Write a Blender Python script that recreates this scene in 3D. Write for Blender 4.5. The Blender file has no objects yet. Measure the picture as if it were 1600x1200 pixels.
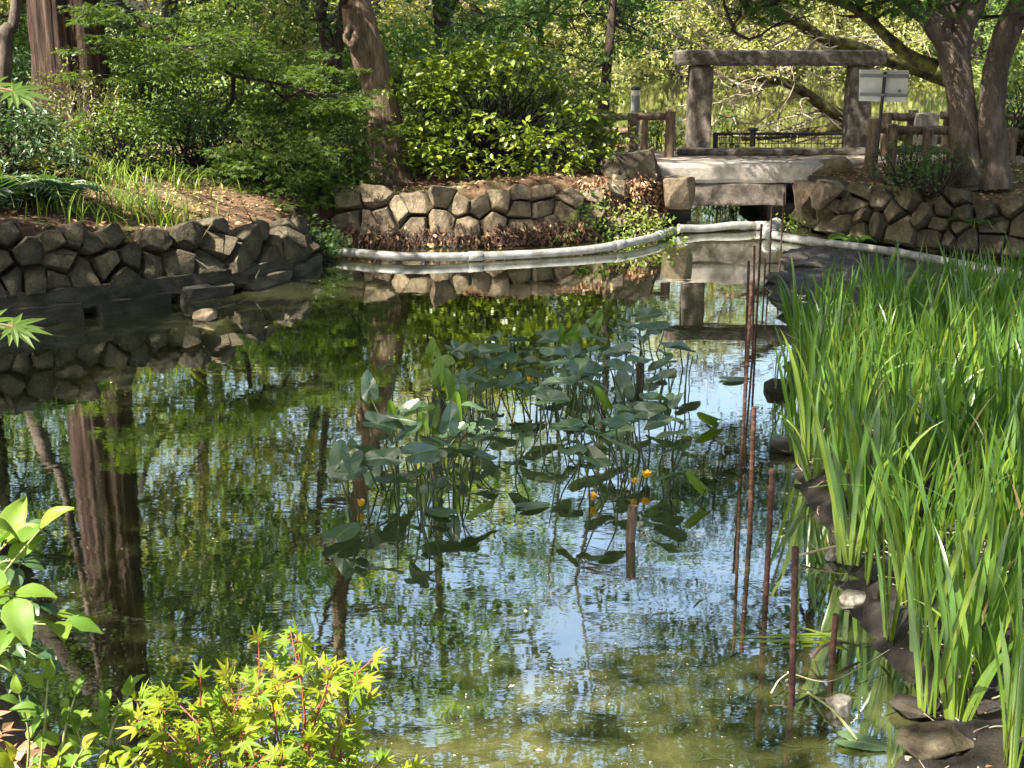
import bpy, bmesh, math, random
import numpy as np
from mathutils import Vector, Matrix, noise as mnoise

# ------------------------------------------------------------------ camera, sky, sun, exposure
SC = bpy.context.scene
COL = SC.collection
R = math.radians
F, PITCH, CAM_H = 2050.0, 15.54, 2.8          # focal length in px of the 1600 px wide photo
cp, sp = math.cos(R(PITCH)), math.sin(R(PITCH))

cam = bpy.data.cameras.new('camera')
cam.sensor_width = 36.0
cam.lens = 36.0 * F / 1600.0
cam.clip_start, cam.clip_end = 0.1, 2000.0
camo = bpy.data.objects.new('camera', cam)
COL.objects.link(camo)
camo.location = (0, 0, CAM_H)
camo.rotation_euler = (R(90 - PITCH), 0, 0)
SC.camera = camo

SUN_EL, SUN_AZ = R(54), math.atan2(-0.80, -0.50)      # azimuth measured from +Y towards +X
SUN = Vector((math.sin(SUN_AZ) * math.cos(SUN_EL), math.cos(SUN_AZ) * math.cos(SUN_EL), math.sin(SUN_EL)))
W = bpy.data.worlds.new('World')
SC.world = W
W.use_nodes = True
_nt = W.node_tree
_sky = _nt.nodes.new('ShaderNodeTexSky')
_sky.sky_type = 'NISHITA'
_sky.sun_disc = False
_sky.sun_elevation = SUN_EL
_sky.sun_rotation = SUN_AZ
_sky.air_density = 1.4
_sky.dust_density = 5.0
_bg = _nt.nodes['Background']
_nt.links.new(_sky.outputs[0], _bg.inputs['Color'])
_bg.inputs['Strength'].default_value = 0.10
sl = bpy.data.lights.new('sun', 'SUN')
sl.energy = 5.0
sl.angle = R(0.53)
sl.color = (1.0, 0.93, 0.82)
slo = bpy.data.objects.new('sun', sl)
COL.objects.link(slo)
slo.rotation_euler = (-SUN).to_track_quat('-Z', 'Y').to_euler()
SC.view_settings.view_transform = 'Standard'
SC.view_settings.look = 'None'
SC.view_settings.gamma = 1.0
SC.view_settings.exposure = 2.35
SC.cycles.max_bounces = 8
SC.cycles.diffuse_bounces = 4
SC.cycles.glossy_bounces = 3
SC.cycles.transmission_bounces = 4
SC.cycles.sample_clamp_indirect = 6.0

# ------------------------------------------------------------------ helpers
def ray(px, py):
    a, b = (px - 800) / F, -(py - 600) / F
    return np.array((a, cp + b * sp, -sp + b * cp))
def Pz(px, py, z=0.0):
    d = ray(px, py)
    return np.array((0, 0, CAM_H)) + d * ((z - CAM_H) / d[2])
def Py(px, py, y):
    d = ray(px, py)
    return np.array((0, 0, CAM_H)) + d * (y / d[1])
def rng(seed): return np.random.default_rng(seed)
def unit(v):
    v = np.asarray(v, float)
    return v / np.maximum(np.linalg.norm(v, axis=-1, keepdims=True), 1e-9)

def link(o, parent=None):
    COL.objects.link(o)
    if parent is not None: o.parent = parent
    return o
def tag(o, label=None, cat=None, group=None, kind=None):
    if label: o['label'] = label
    if cat: o['category'] = cat
    if group: o['group'] = group
    if kind: o['kind'] = kind
    return o
def thing(name, label, cat, loc=(0, 0, 0), group=None):
    o = bpy.data.objects.new(name, None)
    o.empty_display_size = 0.2
    o.location = tuple(float(c) for c in loc)
    link(o)
    return tag(o, label, cat, group)
def mesh(name, chunks, mat, parent=None, smooth=True, off=None, loc=None):
    """one mesh object from (verts, faces) chunks; off = world origin subtracted from the verts"""
    Vs, loops, starts, base, ls = [], [], [], 0, 0
    for V, Fc in chunks:
        V = np.asarray(V, float); Fc = np.asarray(Fc, np.int64)
        if len(Fc) == 0: continue
        Vs.append(V); loops.append((Fc + base).ravel())
        starts.append(ls + np.arange(len(Fc)) * Fc.shape[1])
        base += len(V); ls += Fc.size
    V = np.concatenate(Vs)
    if off is not None: V = V - np.asarray(off)
    L = np.concatenate(loops).astype(np.int32); S = np.concatenate(starts).astype(np.int32)
    me = bpy.data.meshes.new(name)
    me.vertices.add(len(V)); me.loops.add(len(L)); me.polygons.add(len(S))
    me.vertices.foreach_set('co', V.astype(np.float32).ravel())
    me.loops.foreach_set('vertex_index', L)
    me.polygons.foreach_set('loop_start', S)
    me.polygons.foreach_set('use_smooth', np.full(len(S), smooth, bool))
    me.update(calc_edges=True)
    me.materials.append(mat)
    o = bpy.data.objects.new(name, me)
    if loc is not None: o.location = tuple(float(c) for c in loc)
    return link(o, parent)
def bm_mesh(name, bm, mat, parent=None, smooth=False, loc=None):
    me = bpy.data.meshes.new(name)
    bm.to_mesh(me); bm.free()
    for p in me.polygons: p.use_smooth = smooth
    me.materials.append(mat)
    o = bpy.data.objects.new(name, me)
    if loc is not None: o.location = tuple(float(c) for c in loc)
    return link(o, parent)
def copy_tree(o, parent=None):
    c = o.copy(); COL.objects.link(c)
    if parent is not None: c.parent = parent
    for ch in o.children: copy_tree(ch, c)
    return c

def spline(pts, n):
    """Catmull-Rom through pts, n samples (any number of columns)"""
    P = np.asarray(pts, float)
    if len(P) == 2:
        t = np.linspace(0, 1, n)[:, None]
        return P[0] * (1 - t) + P[1] * t
    Q = np.vstack([2 * P[0] - P[1], P, 2 * P[-1] - P[-2]])
    u = np.linspace(0, len(P) - 1, n); i = np.minimum(u.astype(int), len(P) - 2); t = (u - i)[:, None]
    a, b, c, d = Q[i], Q[i + 1], Q[i + 2], Q[i + 3]
    return 0.5 * (2 * b + (c - a) * t + (2 * a - 5 * b + 4 * c - d) * t ** 2 + (3 * b - a - 3 * c + d) * t ** 3)
def tube(pts, rad, seg=8, rough=0.0, seed=0, ridges=0, ridge_amp=0.0, cap=True):
    P = np.asarray(pts, float); n = len(P)
    rad = np.broadcast_to(np.asarray(rad, float), (n,))
    T = unit(np.gradient(P, axis=0))
    u = np.cross(T[0], (0.13, 0.97, 0.2)); u = u / np.linalg.norm(u)
    U = np.zeros((n, 3))
    for i in range(n):
        u = u - T[i] * np.dot(u, T[i]); u = u / np.linalg.norm(u); U[i] = u
    B = np.cross(T, U)
    a = np.linspace(0, 2 * np.pi, seg, endpoint=False)
    rr = np.repeat(rad[:, None], seg, 1)
    if rough or ridges:
        g = rng(seed)
        if rough:
            k = g.normal(0, 1, (n // 3 + 2, seg))
            k = np.repeat(k, 3, 0)[:n]
            k = (k + np.roll(k, 1, 1) + np.roll(k, 1, 0)) / 3
            rr = rr * (1 + rough * k)
        if ridges:
            ph = g.uniform(0, 6.28, 3)
            tt = np.linspace(0, 1, n)[:, None]
            rd = np.abs(np.sin(a[None] * ridges / 2 + ph[0] + 0.7 * np.sin(tt * 5 + ph[1]))) + 0.6 * np.abs(np.sin(a[None] * (ridges * 0.85) / 2 + ph[2] - tt * 2))
            rr = rr * (1 + ridge_amp * (rd - 0.9))
    V = P[:, None] + rr[..., None] * (np.cos(a)[None, :, None] * U[:, None] + np.sin(a)[None, :, None] * B[:, None])
    V = V.reshape(-1, 3)
    i = np.arange(n - 1)[:, None] * seg; j = np.arange(seg)[None]; k = (j + 1) % seg
    Fq = np.stack([i + j, i + k, i + seg + k, i + seg + j], -1).reshape(-1, 4)
    out = [(V, Fq)]
    if cap:
        for e, flip in ((0, True), (n - 1, False)):
            ring = V[e * seg:(e + 1) * seg]
            c = np.vstack([ring, ring.mean(0)])
            tri = np.stack([np.arange(seg), (np.arange(seg) + 1) % seg, np.full(seg, seg)], -1)
            out.append((c, tri[:, ::-1] if flip else tri))
    return out
def place(tmpl, pos, X, N, scale, wid=None):
    """copies of a leaf template (x along the leaf, z its normal) at many places"""
    TV, TF = tmpl
    X = unit(X); N = np.asarray(N, float)
    N = unit(N - X * (N * X).sum(-1, keepdims=True)); Y = np.cross(N, X)
    s = np.broadcast_to(np.asarray(scale, float), (len(pos),))[:, None, None]
    w = s if wid is None else s * np.broadcast_to(np.asarray(wid, float), (len(pos),))[:, None, None]
    V = pos[:, None] + s * (TV[None, :, 0:1] * X[:, None] + TV[None, :, 2:3] * N[:, None]) + w * TV[None, :, 1:2] * Y[:, None]
    Fc = TF[None] + (np.arange(len(pos)) * len(TV))[:, None, None]
    return V.reshape(-1, 3), Fc.reshape(-1, TF.shape[1])
LEAF = (np.array([(0, 0, 0), (.42, .24, .06), (1, 0, -.08), (.42, -.24, .06)]), np.array([(0, 2, 1), (0, 3, 2)]))
OVATE = (np.array([(0, 0, 0), (.2, .2, .05), (.5, .27, .07), (.8, .14, .01), (1, 0, -.1), (.8, -.14, .01), (.5, -.27, .07), (.2, -.2, .05), (.25, 0, .01), (.55, 0, .01), (.82, 0, -.04)]),
         np.array([(0, 8, 1), (1, 8, 9), (1, 9, 2), (2, 9, 10), (2, 10, 3), (3, 10, 4), (0, 7, 8), (7, 9, 8), (7, 6, 9), (6, 10, 9), (6, 5, 10), (5, 4, 10)]))
def maple_template(lobes=7, notch=0.30):
    ang = {7: [-128, -84, -42, 0, 42, 84, 128], 5: [-92, -46, 0, 46, 92]}[lobes]
    ln = {7: [.38, .68, .92, 1.0, .92, .68, .38], 5: [.6, .9, 1.0, .9, .6]}[lobes]
    V = [(0, 0, 0.02)]; Fc = []
    per = []
    for k, (a, l) in enumerate(zip(ang, ln)):
        a0 = R(a)
        na = R((ang[k - 1] + a) / 2) if k else R(a - 24)
        per.append((notch * (0.8 if k == 0 else 1) * math.cos(na), notch * math.sin(na), 0.0))
        w = R(9.5)
        per.append((l * .58 * math.cos(a0 - w), l * .58 * math.sin(a0 - w), -.03))
        per.append((l * math.cos(a0), l * math.sin(a0), -.14 * l))
        per.append((l * .58 * math.cos(a0 + w), l * .58 * math.sin(a0 + w), -.03))
    na = R(ang[-1] + 24)
    per.append((notch * .8 * math.cos(na), notch * .8 * math.sin(na), 0))
    V += per
    for i in range(1, len(per)): Fc.append((0, i, i + 1))
    return np.array(V), np.array(Fc)
MAPLE7 = maple_template(7)
def maple_far():
    V, Fc = [], []
    for a, l in ((-95, .6), (-48, .9), (0, 1), (48, .9), (95, .6)):
        c, s = math.cos(R(a)), math.sin(R(a)); w = .14 * l; b = len(V)
        V += [(0, 0, .02), (.5 * l * c + w * s, .5 * l * s - w * c, 0), (l * c, l * s, -.15 * l), (.5 * l * c - w * s, .5 * l * s + w * c, 0)]
        Fc += [(b, b + 1, b + 2, b + 3)]
    return np.array(V), np.array(Fc)
MAPLE5 = maple_far()

def clump_leaves(g, C, rad, n, size, tmpl=LEAF, up=1.0, outw=0.5, rnd=0.6, shell=0.5, droop=0.2):
    """n leaves round each clump centre C (m,3) with radii rad (m,3) or (3,)"""
    C = np.asarray(C, float); m = len(C)
    rad = np.broadcast_to(np.asarray(rad, float), (m, 3))
    d = unit(g.normal(0, 1, (m, n, 3)))
    rr = g.uniform(0, 1, (m, n, 1)) ** (1 / 3 * (1 - shell) + .12)
    pos = (C[:, None] + d * rr * rad[:, None]).reshape(-1, 3)
    d = d.reshape(-1, 3)
    X = unit(d * np.array((1, 1, .4)) + g.normal(0, .5, d.shape) + np.array((0, 0, -droop)))
    N = np.array((0, 0, up)) + d * outw + g.normal(0, rnd, d.shape)
    s = size * g.uniform(.65, 1.25, len(pos))
    return place(tmpl, pos, X, N, s)

# ------------------------------------------------------------------ materials
def new_mat(name):
    m = bpy.data.materials.new(name); m.use_nodes = True
    return m, m.node_tree, m.node_tree.nodes['Principled BSDF']
def ramp(nt, fac, stops):
    r = nt.nodes.new('ShaderNodeValToRGB')
    while len(r.color_ramp.elements) < len(stops): r.color_ramp.elements.new(.5)
    for e, (p, c) in zip(r.color_ramp.elements, stops): e.position = p; e.color = (*c, 1)
    nt.links.new(fac, r.inputs[0]); return r.outputs[0]
def noise_tex(nt, scale, detail=4, rough=.6, stretch=None, coord='Object', dist=0.0):
    tc = nt.nodes.new('ShaderNodeTexCoord'); v = tc.outputs[coord]
    if stretch:
        mp = nt.nodes.new('ShaderNodeMapping'); mp.inputs['Scale'].default_value = stretch
        nt.links.new(v, mp.inputs[0]); v = mp.outputs[0]
    n = nt.nodes.new('ShaderNodeTexNoise')
    n.inputs['Scale'].default_value = scale; n.inputs['Detail'].default_value = detail
    n.inputs['Roughness'].default_value = rough; n.inputs['Distortion'].default_value = dist
    nt.links.new(v, n.inputs['Vector']); return n.outputs['Fac']
def bump(nt, b, height, strength=.5, dist=.02):
    n = nt.nodes.new('ShaderNodeBump'); n.inputs['Strength'].default_value = strength; n.inputs['Distance'].default_value = dist
    nt.links.new(height, n.inputs['Height']); nt.links.new(n.outputs[0], b.inputs['Normal'])
def mix(nt, fac, a, b, mode='MIX'):
    n = nt.nodes.new('ShaderNodeMix'); n.data_type = 'RGBA'; n.blend_type = mode
    for s, v in ((0, fac), (6, a), (7, b)):
        if isinstance(v, (int, float)): n.inputs[s].default_value = v
        elif isinstance(v, tuple): n.inputs[s].default_value = (*v, 1)
        else: nt.links.new(v, n.inputs[s])
    return n.outputs[2]
def rough_mat(name, stops, scale=6, stretch=None, bscale=25, bstr=.6, bdist=.02, rough=.85, detail=6, per_object=.25, spec=.3, moss=None):
    m, nt, b = new_mat(name)
    c = ramp(nt, noise_tex(nt, scale, detail, .65, stretch), stops)
    if per_object:
        oi = nt.nodes.new('ShaderNodeObjectInfo')
        v = ramp(nt, oi.outputs['Random'], [(0, (1 - per_object,) * 3), (1, (1 + per_object, 1 + per_object * .9, 1 + per_object * .7))])
        c = mix(nt, 1.0, c, v, 'MULTIPLY')
    if moss:
        mcol, mscale, lo, hi = moss
        f = ramp(nt, noise_tex(nt, mscale, 5, .7), [(lo, (0, 0, 0)), (hi, (1, 1, 1))])
        c = mix(nt, f, c, mcol)
    fine = ramp(nt, noise_tex(nt, bscale * 1.7, 8, .75, stretch, dist=.6), [(.32, (.42, .42, .42)), (.5, (.95, .95, .95)), (.68, (1.45, 1.42, 1.36))])
    c = mix(nt, .8, c, fine, 'MULTIPLY')
    nt.links.new(c, b.inputs['Base Color'])
    b.inputs['Roughness'].default_value = rough; b.inputs['Specular IOR Level'].default_value = spec
    ad = nt.nodes.new('ShaderNodeMath'); ad.operation = 'MULTIPLY_ADD'
    nt.links.new(noise_tex(nt, bscale * 3.1, 6, .7, stretch), ad.inputs[0]); ad.inputs[1].default_value = .45
    nt.links.new(noise_tex(nt, bscale, 8, .7, stretch, dist=.4), ad.inputs[2])
    bump(nt, b, ad.outputs[0], bstr, bdist * 1.25)
    return m
def leaf_mat(name, c1, c2, trans=.4, tint=(1.5, 1.45, .6), rough=.45, spec=.35, c3=None):
    m, nt, b = new_mat(name)
    ge = nt.nodes.new('ShaderNodeNewGeometry')
    st = [(0, c1), (1, c2)] if c3 is None else [(0, c1), (.8, c2), (1, c3)]
    c = ramp(nt, ge.outputs['Random Per Island'], st)
    nt.links.new(c, b.inputs['Base Color'])
    b.inputs['Roughness'].default_value = rough; b.inputs['Specular IOR Level'].default_value = spec
    t = nt.nodes.new('ShaderNodeBsdfTranslucent')
    nt.links.new(mix(nt, 1.0, c, tint, 'MULTIPLY'), t.inputs['Color'])
    mx = nt.nodes.new('ShaderNodeMixShader'); mx.inputs[0].default_value = trans
    nt.links.new(b.outputs[0], mx.inputs[1]); nt.links.new(t.outputs[0], mx.inputs[2])
    nt.links.new(mx.outputs[0], nt.nodes['Material Output'].inputs['Surface'])
    return m
def flat_mat(name, col, rough=.5, metal=0, spec=.4, vary=.15, vs=30):
    m, nt, b = new_mat(name)
    c = ramp(nt, noise_tex(nt, vs, 4), [(.3, tuple(x * (1 - vary) for x in col)), (.7, tuple(x * (1 + vary) for x in col))])
    nt.links.new(c, b.inputs['Base Color'])
    b.inputs['Roughness'].default_value = rough; b.inputs['Metallic'].default_value = metal; b.inputs['Specular IOR Level'].default_value = spec
    return m

M = {}
def ground_mat():
    m, nt, b = new_mat('leaf_strewn_soil')
    c = ramp(nt, noise_tex(nt, 9, 8, .65), [(.25, (.03, .019, .012)), (.45, (.075, .047, .028)), (.6, (.14, .09, .055)), (.75, (.22, .15, .095))])
    f = ramp(nt, noise_tex(nt, 1.1, 5, .7), [(.50, (0, 0, 0)), (.64, (1, 1, 1))])
    c = mix(nt, f, c, (.055, .08, .02))
    tc = nt.nodes.new('ShaderNodeTexCoord'); sx = nt.nodes.new('ShaderNodeSeparateXYZ'); nt.links.new(tc.outputs['Object'], sx.inputs[0])
    mr = nt.nodes.new('ShaderNodeMapRange'); nt.links.new(sx.outputs[1], mr.inputs[0]); mr.inputs[1].default_value = 23; mr.inputs[2].default_value = 30
    gr = ramp(nt, noise_tex(nt, 2.5, 6, .7), [(.3, (.07, .09, .022)), (.6, (.15, .18, .05)), (.8, (.24, .26, .10))])   # herbs cover the far ground
    c = mix(nt, mr.outputs[0], c, gr)
    nt.links.new(c, b.inputs['Base Color']); b.inputs['Roughness'].default_value = .95; b.inputs['Specular IOR Level'].default_value = .1
    bump(nt, b, noise_tex(nt, 40, 8, .7), .8, .03)
    return m
M['ground'] = ground_mat()
M['mud'] = rough_mat('wet_mud', [(.3, (.010, .008, .006)), (.55, (.024, .018, .013)), (.75, (.055, .042, .03))], 8, None, 30, .9, .03, .55, 8, 0, .5)
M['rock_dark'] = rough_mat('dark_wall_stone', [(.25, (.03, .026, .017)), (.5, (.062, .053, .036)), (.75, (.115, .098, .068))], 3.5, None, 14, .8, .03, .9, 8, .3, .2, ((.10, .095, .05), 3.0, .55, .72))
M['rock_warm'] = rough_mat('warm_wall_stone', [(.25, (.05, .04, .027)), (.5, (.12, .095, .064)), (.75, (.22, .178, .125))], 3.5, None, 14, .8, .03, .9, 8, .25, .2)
M['rock_pale'] = rough_mat('pale_stone', [(.3, (.10, .085, .06)), (.5, (.26, .235, .195)), (.7, (.46, .44, .40))], 14, None, 30, .6, .01, .85, 6, .1)
M['concrete'] = rough_mat('stained_concrete', [(.3, (.015, .014, .01)), (.5, (.036, .033, .024)), (.75, (.085, .078, .06))], 2.5, (1, 1, 3), 20, .7, .02, .9, 8, .2)
M['granite'] = rough_mat('weathered_granite', [(.36, (.06, .051, .042)), (.5, (.125, .11, .093)), (.62, (.22, .195, .165))], 9, None, 60, .9, .012, .9, 12, .12, .2, ((.05, .042, .03), 2.2, .5, .75))
M['granite_pale'] = rough_mat('pale_granite', [(.25, (.17, .15, .125)), (.5, (.29, .265, .23)), (.75, (.40, .375, .34))], 9, None, 60, .9, .012, .9, 12, .05, .2, ((.10, .095, .075), 2.4, .52, .78))
M['bark_red'] = rough_mat('fibrous_red_bark', [(.3, (.018, .011, .008)), (.5, (.06, .037, .026)), (.7, (.15, .10, .072))], 5, (3.5, 3.5, .22), 9, 1.0, .05, .95, 8, 0)
M['bark_pale'] = rough_mat('pale_fissured_bark', [(.3, (.07, .045, .03)), (.5, (.19, .135, .09)), (.7, (.33, .25, .17))], 6, (3, 3, .35), 12, 1.0, .04, .95, 8, 0)
M['bark_dark'] = rough_mat('dark_bark', [(.3, (.018, .014, .01)), (.55, (.045, .035, .025)), (.75, (.09, .072, .052))], 6, (2, 2, .5), 16, .9, .03, .95, 8, .2)
M['bark_grey'] = rough_mat('smooth_grey_brown_bark', [(.3, (.03, .023, .017)), (.5, (.075, .058, .044)), (.72, (.16, .125, .10))], 3.5, (1.6, 1.6, .5), 14, .8, .02, .9, 8, 0)
M['bark_moss'] = rough_mat('mossy_bark', [(.38, (.03, .022, .014)), (.5, (.08, .075, .022)), (.66, (.19, .18, .04))], 7, None, 30, .9, .02, .95, 6, 0)
M['twig_pale'] = flat_mat('pale_dead_twigs', (.34, .28, .2), .9, vary=.3)
M['twig_red'] = flat_mat('red_young_twig', (.22, .06, .035), .6, vary=.3)
M['twig_green'] = flat_mat('green_young_twig', (.2, .22, .08), .6, vary=.3)
M['log'] = rough_mat('weathered_log', [(.3, (.06, .04, .027)), (.5, (.15, .108, .075)), (.72, (.26, .195, .145))], 8, (2.5, 2.5, .5), 22, .9, .015, .95, 7, .15)
M['root'] = flat_mat('reddish_root', (.06, .032, .02), .9, vary=.5, vs=8)
M['pvc'] = rough_mat('dusty_grey_pvc', [(.3, (.11, .11, .10)), (.5, (.19, .19, .18)), (.75, (.27, .27, .26))], 6, None, 40, .15, .004, .5, 5, .0, .4, ((.09, .09, .055), 4, .48, .70))
M['pvc_dark'] = flat_mat('dark_grey_fitting', (.13, .14, .14), .5)
M['rust'] = rough_mat('rusty_rebar', [(.3, (.025, .012, .009)), (.5, (.06, .029, .02)), (.72, (.12, .062, .042))], 25, None, 80, .6, .004, .85, 6, .25)
M['white_paint'] = flat_mat('aged_white_paint', (.68, .68, .65), .5, vary=.1, vs=8)
M['dark_metal'] = flat_mat('dark_painted_metal', (.03, .028, .026), .5, .2, vary=.3)
M['grey_metal'] = flat_mat('grey_metal', (.25, .26, .26), .5, .3)
M['stake'] = rough_mat('old_wooden_stake', [(.3, (.045, .03, .02)), (.5, (.11, .08, .058)), (.75, (.2, .16, .12))], 12, (2, 2, .5), 30, .8, .01)
M['pond_leaf'] = leaf_mat('spatterdock_leaf', (.036, .075, .030), (.062, .108, .045), .26, (1.6, 1.5, .4), .30, 1.0)
def pad_mat():
    m = leaf_mat('spatterdock_leaf', (.048, .088, .040), (.080, .128, .062), .22, (1.5, 1.5, .5), .30, 1.0)
    nt = m.node_tree; b = nt.nodes['Principled BSDF']
    src = b.inputs['Base Color'].links[0].from_socket
    at = nt.nodes.new('ShaderNodeAttribute'); at.attribute_name = 'leafuv'
    sx = nt.nodes.new('ShaderNodeSeparateXYZ'); nt.links.new(at.outputs['Vector'], sx.inputs[0])
    def mth(op, a, b_=0.0):
        n = nt.nodes.new('ShaderNodeMath'); n.operation = op
        for k, v in ((0, a), (1, b_)):
            if isinstance(v, float): n.inputs[k].default_value = v
            else: nt.links.new(v, n.inputs[k])
        return n.outputs[0]
    ay = mth('ABSOLUTE', sx.outputs[1])
    rib = ramp(nt, ay, [(.008, (1, 1, 1)), (.022, (0, 0, 0))])
    side = ramp(nt, mth('SINE', mth('MULTIPLY', mth('SUBTRACT', sx.outputs[0], mth('MULTIPLY', ay, .9)), 75.0)), [(.86, (0, 0, 0)), (.99, (.45, .45, .45))])
    c = mix(nt, side, src, (.13, .17, .09)); c = mix(nt, rib, c, (.17, .21, .10))
    spot = ramp(nt, noise_tex(nt, 11, 5, .7), [(.62, (0, 0, 0)), (.74, (.8, .8, .8))])
    c = mix(nt, spot, c, (.13, .11, .035))
    nt.links.new(c, b.inputs['Base Color'])
    bump(nt, b, side, .25, .004)
    return m
M['pond_leaf'] = pad_mat()
M['pond_leaf_young'] = leaf_mat('young_spatterdock_leaf', (.09, .16, .015), (.13, .21, .025), .35, (1.4, 1.4, .4), .35, .5)
M['pond_stem'] = flat_mat('spatterdock_stem', (.045, .06, .018), .5)
M['yellow'] = flat_mat('yellow_petal', (.75, .42, .01), .5)
M['maple_young'] = leaf_mat('young_maple_leaf', (.09, .17, .014), (.22, .27, .015), .42, (1.25, 1.25, .5), .5, .25, (.30, .26, .04))
M['maple_dark'] = leaf_mat('green_maple_leaf', (.045, .085, .016), (.10, .16, .03), .48, (1.5, 1.42, .5), .5, .3)
M['maple_top'] = leaf_mat('maple_canopy_leaf', (.025, .06, .012), (.055, .115, .02), .4, (1.6, 1.6, .5), .5, .3)
M['shoot'] = leaf_mat('fresh_shrub_leaf', (.07, .145, .02), (.15, .22, .03), .38, (1.3, 1.3, .4), .5, .2)
M['shrub_shade'] = leaf_mat('dull_shrub_leaf', (.03, .065, .025), (.06, .11, .04), .3, (1.4, 1.5, .5), .4, .4)
M['bush'] = leaf_mat('glossy_bush_leaf', (.08, .13, .012), (.17, .22, .02), .3, (1.4, 1.4, .4), .36, .5, (.20, .25, .03))
M['azalea'] = leaf_mat('yellowish_azalea_leaf', (.09, .12, .03), (.19, .21, .06), .35, (1.4, 1.3, .4))
M['light_shrub'] = leaf_mat('light_green_shrub_leaf', (.065, .125, .02), (.14, .20, .035), .38, (1.4, 1.4, .5))
M['broad_a'] = leaf_mat('broadleaf_a', (.05, .105, .02), (.11, .18, .035), .42, (1.5, 1.5, .5))
M['broad_b'] = leaf_mat('broadleaf_b', (.03, .07, .018), (.07, .12, .028), .38, (1.5, 1.5, .5))
M['broad_c'] = leaf_mat('broadleaf_c', (.16, .18, .05), (.31, .31, .13), .42, (1.4, 1.4, .5))
M['canopy'] = leaf_mat('canopy_leaf', (.03, .07, .015), (.07, .13, .025), .35, (1.5, 1.5, .5))
M['conifer'] = leaf_mat('feathery_needle', (.025, .06, .02), (.055, .10, .03), .3, (1.4, 1.5, .5))
M['fern'] = leaf_mat('fern_frond', (.05, .08, .018), (.15, .15, .04), .35)
M['grass'] = leaf_mat('bank_grass', (.10, .17, .025), (.22, .30, .05), .4, (1.3, 1.3, .5))
M['litter'] = leaf_mat('dead_leaf', (.12, .06, .035), (.36, .22, .12), .1, (1, 1, 1), .8, .15, (.5, .36, .22))
M['pink'] = leaf_mat('pink_petal', (.45, .06, .32), (.65, .16, .5), .3, (1, 1, 1))
M['scum'] = leaf_mat('floating_fleck', (.16, .15, .08), (.5, .47, .36), .0, (1, 1, 1), .7, .2)
M['weed'] = leaf_mat('submerged_weed', (.012, .022, .006), (.028, .042, .010), .0, (1, 1, 1), .6, .2)

def iris_mat():
    m, nt, b = new_mat('iris_blade')
    ge = nt.nodes.new('ShaderNodeNewGeometry')
    c = ramp(nt, ge.outputs['Random Per Island'], [(0, (.05, .115, .020)), (.7, (.10, .19, .028)), (.955, (.17, .24, .03)), (.985, (.22, .17, .07)), (1, (.26, .2, .10))])
    sx = nt.nodes.new('ShaderNodeSeparateXYZ'); tc = nt.nodes.new('ShaderNodeTexCoord')
    nt.links.new(tc.outputs['Object'], sx.inputs[0])
    f = ramp(nt, sx.outputs[2], [(.0, (1, 1, 1)), (.30, (0, 0, 0))])          # pale sheath at the foot of a blade
    c = mix(nt, f, c, (.18, .25, .04))
    nt.links.new(c, b.inputs['Base Color'])
    b.inputs['Roughness'].default_value = .3; b.inputs['Specular IOR Level'].default_value = 1.0
    t = nt.nodes.new('ShaderNodeBsdfTranslucent')
    nt.links.new(mix(nt, 1.0, c, (1.5, 1.5, .4), 'MULTIPLY'), t.inputs['Color'])
    mx = nt.nodes.new('ShaderNodeMixShader'); mx.inputs[0].default_value = .42
    nt.links.new(b.outputs[0], mx.inputs[1]); nt.links.new(t.outputs[0], mx.inputs[2])
    nt.links.new(mx.outputs[0], nt.nodes['Material Output'].inputs['Surface'])
    return m
M['iris'] = iris_mat()

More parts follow.
